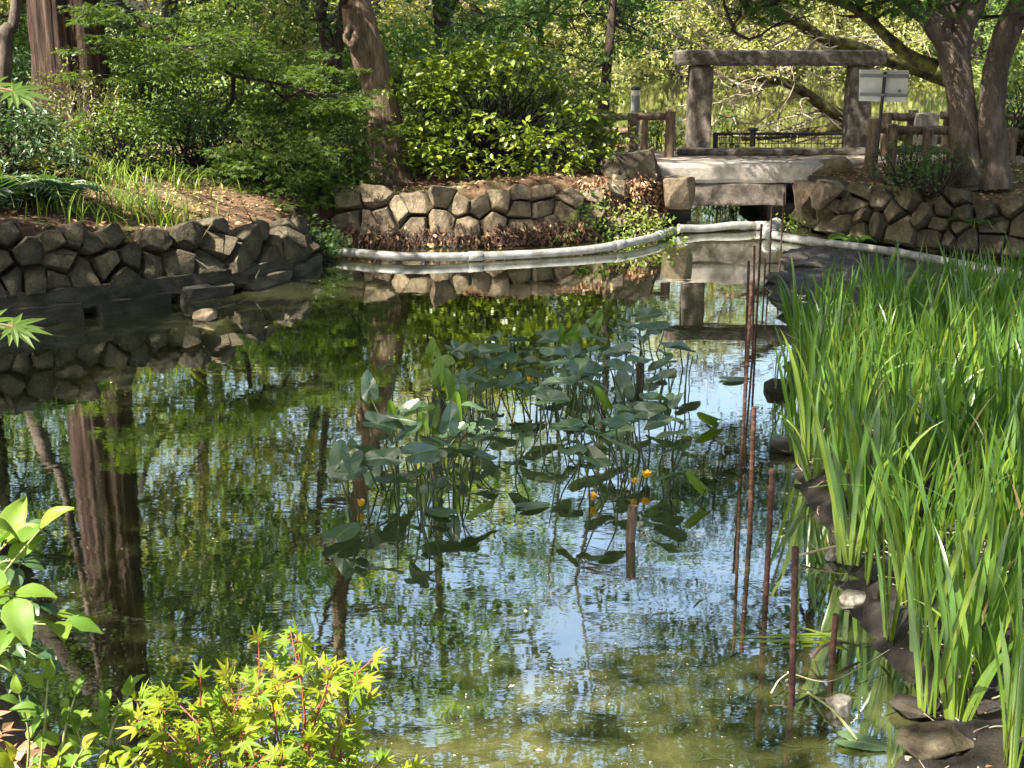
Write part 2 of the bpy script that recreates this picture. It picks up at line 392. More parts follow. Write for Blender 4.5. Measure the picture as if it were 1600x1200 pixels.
def water_mat():
    m, nt, b = new_mat('murky_pond_water')
    n1 = noise_tex(nt, .55, 6, .65, (1, 1.8, 1), dist=.6)
    c = ramp(nt, n1, [(.3, (.012, .0145, .005)), (.55, (.024, .027, .009)), (.75, (.042, .044, .017))])
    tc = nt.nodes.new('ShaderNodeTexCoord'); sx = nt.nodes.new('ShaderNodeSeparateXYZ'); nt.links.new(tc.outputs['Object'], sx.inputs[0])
    sh_ = nt.nodes.new('ShaderNodeMapRange'); nt.links.new(sx.outputs[1], sh_.inputs[0])       # silty shallows along the near bank, lightened to stand for sun patches
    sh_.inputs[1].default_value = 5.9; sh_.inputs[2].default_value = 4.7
    sunlit_silt = ramp(nt, noise_tex(nt, 1.6, 7, .7, dist=.8), [(.3, (.02, .023, .008)), (.5, (.05, .054, .018)), (.7, (.13, .13, .05))])
    c = mix(nt, sh_.outputs[0], c, sunlit_silt)
    nt.links.new(c, b.inputs['Base Color'])
    b.inputs['Roughness'].default_value = .3
    b.inputs['Specular IOR Level'].default_value = 0.0
    a = noise_tex(nt, 3.2, 3, .5, (1, 2.2, 1), dist=.4)
    bb = noise_tex(nt, 14, 2, .5, (1, 1.7, 1))
    ad = nt.nodes.new('ShaderNodeMath'); ad.operation = 'MULTIPLY_ADD'
    nt.links.new(bb, ad.inputs[0]); ad.inputs[1].default_value = .07; nt.links.new(a, ad.inputs[2])
    bm_ = nt.nodes.new('ShaderNodeBump'); bm_.inputs['Strength'].default_value = .05; bm_.inputs['Distance'].default_value = .012
    nt.links.new(ad.outputs[0], bm_.inputs['Height'])
    gl = nt.nodes.new('ShaderNodeBsdfGlossy'); gl.inputs['Roughness'].default_value = .02
    gl.inputs['Color'].default_value = (.93, .95, .93, 1)
    nt.links.new(bm_.outputs[0], gl.inputs['Normal'])
    lw = nt.nodes.new('ShaderNodeLayerWeight'); lw.inputs['Blend'].default_value = .5
    rm = nt.nodes.new('ShaderNodeMapRange')                    # still, silty water: strong sheen that grows towards grazing
    nt.links.new(lw.outputs['Facing'], rm.inputs[0])
    rm.inputs[1].default_value = .2; rm.inputs[2].default_value = .95; rm.inputs[3].default_value = .2; rm.inputs[4].default_value = .84
    mx = nt.nodes.new('ShaderNodeMixShader')
    nt.links.new(rm.outputs[0], mx.inputs[0]); nt.links.new(b.outputs[0], mx.inputs[1]); nt.links.new(gl.outputs[0], mx.inputs[2])
    nt.links.new(mx.outputs[0], nt.nodes['Material Output'].inputs['Surface'])
    return m
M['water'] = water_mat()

# ------------------------------------------------------------------ terrain, water
def pw(pts, z=0.0): return [tuple(Pz(x, y, z)[:2]) for x, y in pts]
LEFT_BASE = pw([(-330, 540), (-120, 524), (0, 512), (110, 500), (200, 486), (300, 470), (400, 452), (455, 436), (490, 418), (500, 398)])
MID_BASE = pw([(520, 384), (640, 386), (780, 384), (900, 377), (975, 370), (1035, 357), (1072, 345)])
RIGHT_BASE = pw([(1232, 347), (1262, 364), (1330, 378), (1450, 394), (1600, 410), (1850, 440)])
NEAR_POND = LEFT_BASE + MID_BASE + [(2.55, 18.6), (2.9, 22.6), (4.25, 22.6), (3.95, 18.6)] + RIGHT_BASE + \
    [(9, 12), (9, 3.5), (3.4, 2.6), (1.5, 2.5), (0.2, 2.4), (-.6, 2.7), (-1.0, 3.5), (-2.05, 5.0), (-3.4, 6.1), (-5.2, 7.0), (-8, 7.6)]
FAR_POND = [(3.1, 22.0), (5.2, 22.0), (9, 23), (20, 24), (60, 26), (60, 66), (20, 68), (2, 66), (-9, 60), (-7, 46), (-2, 34), (1.6, 26), (2.6, 23.5)]
def sdist(poly, X, Y):
    P = np.array(poly); Q = np.roll(P, -1, 0)
    d = np.full(X.shape, 1e9); ins = np.zeros(X.shape, bool)
    for (ax, ay), (bx, by) in zip(P, Q):
        ex, ey = bx - ax, by - ay
        t = np.clip(((X - ax) * ex + (Y - ay) * ey) / (ex * ex + ey * ey + 1e-12), 0, 1)
        d = np.minimum(d, np.hypot(X - ax - t * ex, Y - ay - t * ey))
        cr = ((ay > Y) != (by > Y))
        with np.errstate(divide='ignore', invalid='ignore'):
            xi = ax + (Y - ay) * ex / (ey if ey else 1e-12)
        ins ^= cr & (X < xi)
    return np.where(ins, -d, d)
def sstep(a, b, x):
    t = np.clip((x - a) / (b - a), 0, 1); return t * t * (3 - 2 * t)
def terrain_z(X, Y):
    X = np.asarray(X, float); Y = np.asarray(Y, float)
    sd = np.minimum(sdist(NEAR_POND, X, Y), sdist(FAR_POND, X, Y))
    h = .70 + .22 * sstep(-2.5, -5.5, X) * sstep(30, 14, Y) + .42 * sstep(4.6, 2.4, Y) + .9 * sstep(66, 90, Y)
    h = h + .05 * np.sin(X * 1.7 + .4 * Y) + .04 * np.sin(Y * 2.3 - X) + .03 * np.sin(X * 5.1) * np.sin(Y * 4.3)
    h = h - .34 * np.exp(-((X + 2.5) ** 2 / 1.5 + (Y - 15.4) ** 2 / 1.6))
    near = Y < 8
    land = h * sstep(0, 1, np.where(near, sd / .6, (sd - .24) / .22)) ** .8 + .10 * sstep(.3, 3, sd)
    return np.where(sd > 0, land, -.5 * sstep(0, .8, -sd))
def lines(segs):
    out = []
    for a, b, st in segs: out.append(np.arange(a, b, st))
    return np.concatenate(out + [np.array([segs[-1][1]])])
gx = lines([(-400, -60, 40), (-60, -12, 2), (-12, 10, .14), (10, 60, 2), (60, 400, 40)])
gy = lines([(-60, -4, 4), (-4, 0, .5), (0, 25, .14), (25, 95, 1.5), (95, 500, 45)])
GX, GY = np.meshgrid(gx, gy)
GZ = terrain_z(GX, GY)
nx, ny = len(gx), len(gy)
idx = np.arange(nx * ny).reshape(ny, nx)
gq = np.stack([idx[:-1, :-1], idx[:-1, 1:], idx[1:, 1:], idx[1:, :-1]], -1).reshape(-1, 4)
tag(mesh('ground', [(np.stack([GX, GY, GZ], -1).reshape(-1, 3), gq)], M['ground']), kind='structure')
wv = np.array([(-70, -2, 0), (80, -2, 0), (80, 72, 0), (-70, 72, 0)])
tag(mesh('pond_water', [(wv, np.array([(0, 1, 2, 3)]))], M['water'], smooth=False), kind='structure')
def gz(x, y): return float(terrain_z(np.array([x]), np.array([y]))[0])
# path behind the bush and across the bridge
pth = [(-30, 25.5), (-12, 24.6), (-5, 23.2), (-1, 21.6), (1.6, 20.4), (3.3, 20.0), (5.2, 20.0), (8, 19.4), (14, 18.6), (30, 18)]
pc = spline(pth, 80); pt = unit(np.gradient(pc, axis=0)); pnm = np.stack([-pt[:, 1], pt[:, 0]], -1)
a_, b_ = pc + pnm * .55, pc - pnm * .55
pz = np.maximum(terrain_z(pc[:, 0], pc[:, 1]), .74)
pz = np.maximum(np.maximum(pz, terrain_z(a_[:, 0], a_[:, 1])), terrain_z(b_[:, 0], b_[:, 1])) + .02
pv = np.concatenate([np.c_[a_, pz], np.c_[b_, pz], np.c_[a_, pz - .12], np.c_[b_, pz - .12]])
i = np.arange(79); n_ = 80
pf = np.concatenate([np.stack([i, i + n_, i + n_ + 1, i + 1], -1)[:, ::-1], np.stack([i, i + 1, i + 1 + 2 * n_, i + 2 * n_], -1)[:, ::-1], np.stack([i + n_, i + 3 * n_, i + 1 + 3 * n_, i + n_ + 1], -1)[:, ::-1]])
M['path'] = rough_mat('trodden_path', [(.3, (.16, .12, .09)), (.6, (.28, .23, .18)), (.8, (.36, .30, .25))], 4, None, 60, .4, .01, .95, 8, 0)
tag(mesh('path', [(pv, pf)], M['path']), kind='structure')
# mud bed of the irises
MUD = pw([(1222, 388), (1215, 430), (1240, 470), (1228, 560), (1262, 640), (1228, 700), (1268, 790), (1300, 860), (1335, 930), (1368, 1010), (1432, 1080), (1420, 1130), (1425, 1215), (1500, 1260)]) + \
    [(2.6, 3.4), (5.5, 4.5), (6.6, 9)] + pw([(1900, 470), (1600, 432), (1400, 398), (1290, 384)])
mx_ = np.arange(1.0, 7.0, .045); my_ = np.arange(3.0, 16.5, .045)
MX, MY = np.meshgrid(mx_, my_)
msd = -sdist(MUD, MX, MY)
MZ = -.045 + (.15 - .075 * sstep(10.6, 12.2, MY)) * sstep(-.10, .22, msd + .05 * np.sin(MX * 9 + MY * 3) + .03 * np.sin(MY * 17 + 1.3) * np.sin(MX * 13) + .02 * np.sin(MY * 37 + MX * 21)) + .015 * np.sin(MX * 21) * np.sin(MY * 17)
MZ = MZ + np.array([mnoise.noise(Vector((a * 7, b * 7, 0))) * .03 + mnoise.noise(Vector((a * 19, b * 19, 3))) * .022 for a, b in zip(MX.ravel(), MY.ravel())]).reshape(MX.shape)
def mud_z(x, y): return float(MZ[min(max(int(round((y - 3.0) / .045)), 0), MZ.shape[0] - 1), min(max(int(round((x - 1.0) / .045)), 0), MZ.shape[1] - 1)])
mi = np.arange(MX.size).reshape(MX.shape)
mq = np.stack([mi[:-1, :-1], mi[:-1, 1:], mi[1:, 1:], mi[1:, :-1]], -1).reshape(-1, 4)
keep = (msd.ravel()[mq] > -.25).any(1)
tag(mesh('mud_bed', [(np.stack([MX, MY, MZ], -1).reshape(-1, 3), mq[keep])], M['mud']), kind='structure')

# ------------------------------------------------------------------ stones and walls
def rock_bm(g, dims, npts=18, boxy=.55, bev=.03):
    bm = bmesh.new()
    d = unit(g.normal(0, 1, (npts, 3)))
    d = np.sign(d) * np.abs(d) ** boxy
    d = d * g.uniform(.82, 1.08, (npts, 1)) * np.array(dims) / 2
    for p in d: bm.verts.new(p)
    r = bmesh.ops.convex_hull(bm, input=bm.verts)
    bmesh.ops.delete(bm, geom=list({e for e in r['geom_interior'] if isinstance(e, bmesh.types.BMVert)}), context='VERTS')
    bmesh.ops.dissolve_limit(bm, angle_limit=R(14), verts=bm.verts, edges=bm.edges)
    bmesh.ops.bevel(bm, geom=list(bm.edges), offset=bev * min(dims), segments=2, affect='EDGES', profile=.6)
    bmesh.ops.triangulate(bm, faces=bm.faces)
    bmesh.ops.subdivide_edges(bm, edges=[e for e in bm.edges if e.calc_length() > .12], cuts=1)
    sd = Vector(g.uniform(0, 50, 3))
    for v in bm.verts:
        v.co += v.co.normalized() * (mnoise.noise(v.co * 7 + sd) * .035 * min(dims) + mnoise.noise(v.co * 20 + sd) * .015 * min(dims))
    return bm
def arc(poly, n=200):
    P = np.array(poly, float); P = spline(P, n)
    s = np.r_[0, np.cumsum(np.linalg.norm(np.diff(P, axis=0), axis=1))]
    return P, s
def stone_wall(label, base, land_side, rows, mat, seed, size=.4, start=0, end=None, footing=None, slabs=False, batter=.28, set_in=.1):
    """rows: function of arc length fraction -> (z bottom, z top)"""
    g = rng(seed); P, s = arc(base); L = s[-1]
    o = P[len(P) // 2]
    root = thing('stone_wall', label, 'stone wall', (o[0], o[1], 0))
    off = np.array((o[0], o[1], 0))
    def at(u):
        x = np.interp(u, s, P[:, 0]); y = np.interp(u, s, P[:, 1])
        x2 = np.interp(u + .1, s, P[:, 0]); y2 = np.interp(u + .1, s, P[:, 1])
        x1 = np.interp(u - .1, s, P[:, 0]); y1 = np.interp(u - .1, s, P[:, 1])
        t = unit(np.array((x2 - x1, y2 - y1))); nrm = np.array((-t[1], t[0])) * land_side
        return np.array((x, y)), t, nrm
    pts = []
    tries = 0
    while tries < 5000:
        tries += 1
        u = g.uniform(start, end or L); zb, zt = rows(u / L)
        z_ = g.uniform(zb + .06, zt + size * .45); dmin = size * g.uniform(.74, 1.75) * (1 - tries / 9000)
        if all(((u - q[0]) * .85) ** 2 + ((z_ - q[1]) * 1.15) ** 2 > dmin ** 2 for q in pts):
            pts.append((u, z_, z_ < zt - .02))
    for x_ in (start - .3, (end or L) + .3):
        for z_ in (.1, .5, .9): pts.append((x_, z_, False))
    pu = np.array([q[:2] for q in pts]); count = 0
    for n_, (pu_, pz_, real) in enumerate(pts):
        if not real or count >= 99: continue
        zb, zt = rows(np.clip(pu_ / L, 0, 1))
        ztop = max(zt + g.uniform(-.05, .06), pz_ + .1)
        cell = [(pu_ - size, zb - .04), (pu_ + size, zb - .04), (pu_ + size, ztop), (pu_ - size, ztop + g.uniform(-.05, .05))]
        for m_ in np.argsort(np.hypot(*(pu - pu[n_]).T))[1:14]:
            mx_, mz_ = (pu[n_] + pu[m_]) / 2; nx_, nz_ = pu[m_] - pu[n_]
            new = []
            for (ax, az), (bx, bz) in zip(cell, cell[1:] + cell[:1]):
                da, db = (ax - mx_) * nx_ + (az - mz_) * nz_, (bx - mx_) * nx_ + (bz - mz_) * nz_
                if da <= 0: new.append((ax, az))
                if da * db < 0:
                    t_ = da / (da - db); new.append((ax + (bx - ax) * t_, az + (bz - az) * t_))
            cell = new
            if len(cell) < 3: break
        if len(cell) < 3: continue
        c_ = np.array(cell); ce = c_.mean(0); c_ = ce + (c_ - ce) * (1 - .007 / max(np.abs(c_ - ce).mean(), .03)) * 1.0
        if np.ptp(c_[:, 0]) < .1 or np.ptp(c_[:, 1]) < .08: continue
        p, t, nrm = at(np.clip(ce[0], .01, L - .01))
        q = p + nrm * (set_in + batter * ce[1] + g.uniform(-.03, .03))
        loc_ = c_ - ce
        bm = bmesh.new(); tlt = g.normal(0, .34, 2); dp = g.uniform(.07, .15)
        for (lx, lz) in loc_:
            bm.verts.new((lx * .98, .22, lz * .98)); bm.verts.new((lx * 1.03, .02, lz * 1.03))
        fc = g.normal(0, .07, 2) * size * .6
        for (lx, lz) in loc_:
            f_ = g.uniform(.74, .98); fx, fz = lx * f_ + fc[0] * .5, lz * f_ + fc[1] * .5
            bm.verts.new((fx, -dp * g.uniform(.7, 1.1) + tlt[0] * fx + tlt[1] * fz, fz))
        r = bmesh.ops.convex_hull(bm, input=bm.verts)
        bmesh.ops.delete(bm, geom=list({e for e in r['geom_interior'] if isinstance(e, bmesh.types.BMVert)}), context='VERTS')
        bmesh.ops.dissolve_limit(bm, angle_limit=R(9), verts=bm.verts, edges=bm.edges)
        bmesh.ops.bevel(bm, geom=list(bm.edges), offset=.012, segments=2, affect='EDGES', profile=.6)
        bmesh.ops.triangulate(bm, faces=bm.faces)
        for _ in range(2):
            bmesh.ops.subdivide_edges(bm, edges=[e for e in bm.edges if e.calc_length() > .09], cuts=1)
            bmesh.ops.triangulate(bm, faces=bm.faces)
        sd = Vector(g.uniform(0, 50, 3))
        for v in bm.verts:
            v.co += v.co.normalized() * (mnoise.noise(v.co * 6 + sd) * .020 + mnoise.noise(v.co * 19 + sd) * .008)
        a_ = math.atan2(t[1], t[0]) + (0 if land_side > 0 else math.pi)
        if land_side < 0: bmesh.ops.transform(bm, matrix=Matrix.Scale(-1, 4, (1, 0, 0)), verts=bm.verts); bmesh.ops.reverse_faces(bm, faces=bm.faces)
        bmesh.ops.transform(bm, matrix=Matrix.Rotation(a_, 4, 'Z') @ Matrix.Rotation(-batter, 4, 'X'), verts=bm.verts)
        bm_mesh('rock', bm, mat, root, False, np.array((q[0], q[1], ce[1])) - off)
        count += 1
    if footing:
        z0, z1, fm = footing
        us = np.linspace(0, L, 160); ch = []
        prof = []
        for u in us:
            p, t, nrm = at(u)
            nz = mnoise.noise(Vector((u * 3, 1, seed))) * .05; nz2 = mnoise.noise(Vector((u * 6, 7, seed))) * .05
            zb, zt = rows(u / L)
            f1 = p + nrm * (.02 + nz2 * .5); f2 = p + nrm * (.05 + nz * .5)
            prof.append([(*f1, z0 + nz2), (*f2, zb + .05 + nz), (*(p + nrm * .42), zb + .09 + nz), (*(p + nrm * .42), z0 - .3), (*(p + nrm * .06), z0 - .02 + nz2)])
        prof = np.array(prof); k = prof.shape[1]
        ii = np.arange(len(us) - 1)[:, None] * k; jj = np.arange(k)[None]; kk = (jj + 1) % k
        Fq = np.stack([ii + jj, ii + kk, ii + k + kk, ii + k + jj], -1).reshape(-1, 4)
        if land_side > 0: Fq = Fq[:, ::-1]
        mesh('footing', [(prof.reshape(-1, 3) - off, Fq)], fm, root, False)
    if slabs:
        u = .1
        while u < L - .3:
            w = g.uniform(.5, .95)
            p, t, nrm = at(u + w / 2)
            bm = rock_bm(g, (w, .22, .26), 40, .25, .06)
            bmesh.ops.transform(bm, matrix=Matrix.Rotation(math.atan2(t[1], t[0]), 4, 'Z'), verts=bm.verts)
            q = p + nrm * .06
            bm_mesh('base_slab', bm, M['concrete'], root, False, np.array((q[0], q[1], .02 + g.uniform(-.03, .03))) - off)
            u += w + g.uniform(.05, .16)
    return root
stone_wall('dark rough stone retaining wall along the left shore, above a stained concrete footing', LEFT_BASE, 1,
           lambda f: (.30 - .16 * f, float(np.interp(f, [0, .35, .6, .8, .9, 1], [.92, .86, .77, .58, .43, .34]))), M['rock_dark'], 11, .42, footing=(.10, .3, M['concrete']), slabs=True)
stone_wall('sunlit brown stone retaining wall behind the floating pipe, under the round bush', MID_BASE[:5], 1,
           lambda f: (.11, .69 - .04 * f), M['rock_warm'], 23, .50, start=.1, footing=(-.05, .12, M['mud']))  # footing darkened to stand for the shaded undercut below the stones
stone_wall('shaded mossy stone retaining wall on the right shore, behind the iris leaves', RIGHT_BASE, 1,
           lambda f: (.06, .74), M['rock_dark'], 37, .42, start=.2)

def lone_rock(label, px, py, w, h, mat, seed, cat='rock', name='rock', sink=.25, depth=None, group=None, z=0, boxy=.85):
    g = rng(seed)
    bm = rock_bm(g, (w, depth or w * .8, h), 20, boxy, .05)
    p = Pz(px, py, z)
    o = bm_mesh(name, bm, mat, None, False, (p[0], p[1], z + h * (.5 - sink)))
    o.rotation_euler = (0, 0, g.uniform(-.4, .4))
    return tag(o, label, cat, group)
lone_rock('pale tan rock breaking the water below the left stone wall', 320, 500, .26, .16, M['rock_warm'], 1)
lone_rock('white and tan rock in the shallows beside the nearest rusty rod', 1313, 1112, .14, .10, M['rock_pale'], 2)
lone_rock('small angular white rock below the bare grey twigs by the iris bed', 1300, 876, .085, .085, M['rock_pale'], 3, sink=.15)
lone_rock('flat pale grey rock at the water edge behind the short rusty stub', 1333, 940, .17, .08, M['rock_pale'], 4)
lone_rock('brown pinkish pebble on mud among the iris stems', 1372, 934, .06, .05, M['rock_warm'], 5, z=.06)
lone_rock('dark wet rock slab at the bottom right corner of the mud bed', 1465, 1168, .36, .10, M['rock_dark'], 6, z=.03)
lone_rock('dark wet rock half sunk at the mud corner above the slab', 1440, 1108, .26, .07, M['rock_dark'], 7, z=.02)
for k, (x, y, w) in enumerate(((1243, 408, .42), (1218, 440, .34), (1222, 466, .30), (1236, 488, .34), (1256, 420, .5))):
    lone_rock('dark muddy stone in the row of low stones beyond the iris tips', x, y, w, .16, M['mud'], 60 + k, 'stone', 'muddy_stone', .3, .3, 'muddy stones in a row')
for k, (x, y, w, lb) in enumerate(((1215, 612, .25, 'dark mud clod carrying the small outlying iris tuft'), (1232, 704, .30, 'dark mud clod at the left edge of the iris bed'))):
    lone_rock(lb, x, y, w, .14, M['mud'], 70 + k, 'mud clod', 'mud_clod', .3, .3)
g = rng(5)
bm = rock_bm(g, (1.15, .9, .62), 24, .6, .04)
p = Py(985, 262, 18.4)
tag(bm_mesh('boulder', bm, M['rock_dark'], None, False, (p[0], p[1], .74)), 'big dark boulder on the bank end between round bush and stone bridge', 'boulder')
g = rng(8)
for k, (x, y, Y, w, h, lb) in enumerate(((1060, 300, 18.2, .5, .55, 'brown stone block supporting the left end of the bridge beam'),
                                         (1265, 305, 17.9, .42, .5, 'brown upright stone at the right end of the bridge beam'),
                                         (1300, 262, 18.6, .62, .34, 'rounded pale brown stone at the right end of the bridge kerb'),
                                         (1298, 305, 17.4, .5, .42, 'light brown stone capping the corner of the right bank'))):
    p = Py(x, y, Y)
    bm = rock_bm(g, (w, .5, h), 20, .5, .04)
    tag(bm_mesh('bank_stone', bm, M['rock_warm'], None, False, p), lb, 'stone')

# ------------------------------------------------------------------ bridge, sluice frame, railing
def block(name, mat, x0, x1, y0, y1, z0, z1, parent=None, seed=0, bev=.03, rough=.012, off=(0, 0, 0), cell=.16):
    bm = bmesh.new()
    nxs = [max(1, int(round((b - a) / cell))) for a, b in ((x0, x1), (y0, y1), (z0, z1))]
    bmesh.ops.create_cube(bm, size=1)
    for v in bm.verts:
        v.co = Vector((x0 + (v.co.x + .5) * (x1 - x0), y0 + (v.co.y + .5) * (y1 - y0), z0 + (v.co.z + .5) * (z1 - z0)))
    bmesh.ops.bevel(bm, geom=list(bm.edges), offset=bev, segments=2, affect='EDGES', profile=.6)
    for ax, a, b, n in ((0, x0, x1, nxs[0]), (1, y0, y1, nxs[1]), (2, z0, z1, nxs[2])):
        for k in range(1, n):
            co = [0, 0, 0]; no = [0, 0, 0]; co[ax] = a + (b - a) * k / n; no[ax] = 1
            bmesh.ops.bisect_plane(bm, geom=bm.verts[:] + bm.edges[:] + bm.faces[:], plane_co=co, plane_no=no)
    for v in bm.verts:
        q = v.co * 3 + Vector((seed * 3.1, 0, 0))
        v.co += Vector((mnoise.noise(q), mnoise.noise(q + Vector((9, 0, 0))), mnoise.noise(q + Vector((0, 9, 0))))) * rough * .8
        v.co -= Vector(off)
    return bm_mesh(name, bm, mat, parent, False)
bo = (3.0, 18.9, .3)
br = thing('stone_bridge', 'low stone slab bridge with pale kerb over the dark channel', 'bridge', bo)
xa, xb = Py(1038, 300, 18.6)[0], Py(1228, 300, 18.6)[0]
block('front_beam', M['granite'], xa, xb, 18.55, 18.95, .26, .575, br, 1, .03, .015, bo)
block('kerb', M['granite_pale'], Py(1003, 265, 18.7)[0], Py(1288, 265, 18.7)[0], 18.52, 19.0, .578, .85, br, 2, .06, .03, bo)
block('deck', M['granite'], xa - .1, xb + .5, 19.0, 21.35, .5, .76, br, 3, .02, .01, bo)
block('abutment', M['concrete'], xa - .5, Py(1080, 300, 18.7)[0], 18.65, 21.3, -.3, .26, br, 4, .02, .02, bo)
block('abutment', M['concrete'], Py(1200, 300, 18.7)[0] + .05, xb + .6, 18.9, 21.3, -.3, .26, br, 5, .02, .02, bo)
block('rear_kerb', M['granite'], Py(1055, 245, 20.8)[0], Py(1352, 245, 20.8)[0], 20.55, 20.85, .762, .86, br, 6, .03, .02, bo)
fo = (3.6, 21.15, .75)
fr = thing('stone_sluice_frame', 'square stone frame of two pillars and a long lintel behind the bridge', 'stone frame', fo)
YF = 21.0
def xat(px, py, Y): return Py(px, py, Y)[0]
block('pillar', M['granite'], xat(1077, 170, YF), xat(1113, 170, YF), YF, YF + .36, .66, 2.095, fr, 7, .03, .012, fo)
block('pillar', M['granite'], xat(1326, 170, YF), xat(1362, 170, YF), YF, YF + .36, .66, 2.095, fr, 8, .03, .012, fo)
block('lintel', M['granite'], xat(1056, 90, YF), xat(1386, 90, YF), YF - .04, YF + .42, 2.10, 2.33, fr, 9, .05, .022, fo)
ro = (3.7, 21.25, .75)
rl = thing('mesh_railing', 'low dark railing of thin wire mesh between the two stone pillars', 'railing', ro)
rx0, rx1 = xat(1113, 225, 21.2) + .01, xat(1326, 225, 21.2) - .01
def bar(a, b, r, seg=6): return tube(np.array([a, b], float), r, seg)
zt = Py(1200, 209, 21.2)[2]
mesh('top_rail', bar((rx0, 21.2, zt), (rx1, 21.2, zt), .022), M['dark_metal'], rl, False, ro)
for x in (rx0 + .04, rx1 - .05):
    mesh('end_post', bar((x, 21.2, .74), (x, 21.2, zt - .02), .04), M['dark_metal'], rl, False, ro)
ch = []
for x in np.arange(rx0 + .1, rx1 - .1, .105): ch += bar((x, 21.2, .76), (x, 21.2, zt), .006, 4)
for z in np.arange(.8, zt - .03, .09): ch += bar((rx0, 21.206, z), (rx1, 21.206, z), .006, 4)
mesh('wire_mesh', ch, M['rust'], rl, False, ro)
p = Py(1175, 243, 20.95)
po = thing('capped_post', 'short black post with round cap before the wire railing', 'post', (p[0], p[1], .86))
mesh('post', tube([(0, 0, 0), (0, 0, .24)], .045, 12), M['dark_metal'], po)
mesh('cap', tube([(0, 0, .24), (0, 0, .25), (0, 0, .285), (0, 0, .30)], [.05, .085, .085, .04], 14), M['dark_metal'], po)

# ------------------------------------------------------------------ pipes
def pipe_thing(label, pts, seed, coup=(), flange=False, r=.052):
    P = spline(np.array([Pz(x, y, .07) for x, y in pts]), 60)
    o = P[30].copy(); o[2] = 0
    root = thing('floating_pipe', label, 'pipe', o)
    P[:, 2] += .012 * np.sin(np.linspace(0, 9, 60) + seed)
    mesh('pipe_run', tube(P, r, 16, .01, seed), M['pvc'], root, True, o)
    for c in coup:
        i = int(c * 58)
        d = unit(P[i + 1] - P[i])
        mesh('coupling', tube([P[i] - d * .09, P[i] - d * .085, P[i] + d * .085, P[i] + d * .09], [r, r * 1.18, r * 1.18, r], 16), M['pvc'], root, True, o)
    if flange:
        d = unit(P[1] - P[0])
        qs = np.linspace(-.02, -.3, 15); rr = np.where(np.arange(15) % 3 == 1, r * 1.45, r * 1.05)
        mesh('ribbed_end', tube([P[0] + d * q for q in qs], rr, 18), M['pvc_dark'], root, False, o)
    return root
pipe_thing('long sunlit grey pipe floating along the foot of the middle stone wall', [(522, 394), (640, 402), (780, 398), (900, 391), (970, 383), (1020, 372), (1052, 359)], 1, (.3, .68, .9), True)
pipe_thing('short pale pipe lying across the channel mouth below the bridge', [(1060, 358), (1130, 354), (1196, 351)], 2, (.97,))
rp = pipe_thing('long pale pipe on the right shore running behind the iris tips', [(1208, 367), (1270, 376), (1330, 385), (1450, 405), (1600, 431), (1800, 466)], 3, (.22, .55))
c0 = Pz(1206, 367, .07); c1 = Pz(1213, 350, .14)
hs = spline([c0, c0 + np.array((-.03, .12, .03)), c1], 28)
mesh('ribbed_elbow', tube(hs, np.where(np.arange(28) % 2 == 0, .075, .088), 16), M['pvc'], rp, False, np.array(rp.location))

# ------------------------------------------------------------------ rusty rods and stakes
def rebar(label, bx, by, tx, ty, r=.0135, bend=0, group='rusty rods along the iris bed'):
    b = Pz(bx, by, 0); Y = b[1]; t = Py(tx, ty, Y)
    n = max(20, int((t[2]) / .011))
    P = np.linspace(b - (0, 0, .25), t, n)
    rr = np.where(np.arange(n) % 3 == 0, r * 1.17, r * .98)
    o = mesh('rusty_rod', tube(P, rr, 10), M['rust'], None, False, b, b)
    return tag(o, label, 'metal rod', group)
rebar('nearest ribbed rusty rod, standing alone at the lower right water', 1240, 1103, 1243, 855)
rebar('second nearest ribbed rusty rod, leaning left up to the iris edge', 1196, 948, 1207, 733)
rebar('ribbed rusty rod with its top level with the middle of the pond plants', 1173, 832, 1178, 636)
rebar('tall dark ribbed rod, longest of the row, right of the pond plants', 1157, 738, 1175, 438, .0105)
rebar('tall thin rod close behind the longest rusty rod', 1163, 660, 1170, 408, .009)
rebar('rusty rod with a knob near its foot beyond the iris tips', 1181, 520, 1190, 350, .010)
rebar('thin straight rod before the ribbed pipe elbow', 1203, 420, 1206, 322, .009)
rebar('thin rust brown rod rising beside the right pipe end', 1219, 398, 1226, 300, .010)
rebar('short thin rod among the far row, left of the muddy stones', 1194, 455, 1196, 404, .009)
rebar('dark thin rod in the far row against the bridge reflection', 1177, 560, 1179, 384, .009)
def stake(label, bx, by, tx, ty, r, mat='stake', name='wooden_stake', cat='stake'):
    b = Pz(bx, by, 0); t = Py(tx, ty, b[1])
    P = np.linspace(b - (0, 0, .2), t, 12)
    return tag(mesh(name, tube(P, r, 12, .05, int(bx)), M[mat], None, False, b, b), label, cat)
stake('short weathered wooden stake standing in front of the pond plants', 982, 846, 989, 790, .027)
stake('dark wooden stake between the pond plant leaves at the back', 1000, 606, 1000, 565, .028)
stake('short rough rusty stub beside the flat grey rock', 1299, 1036, 1306, 960, .014, 'rust', 'rusty_stub', 'metal rod')

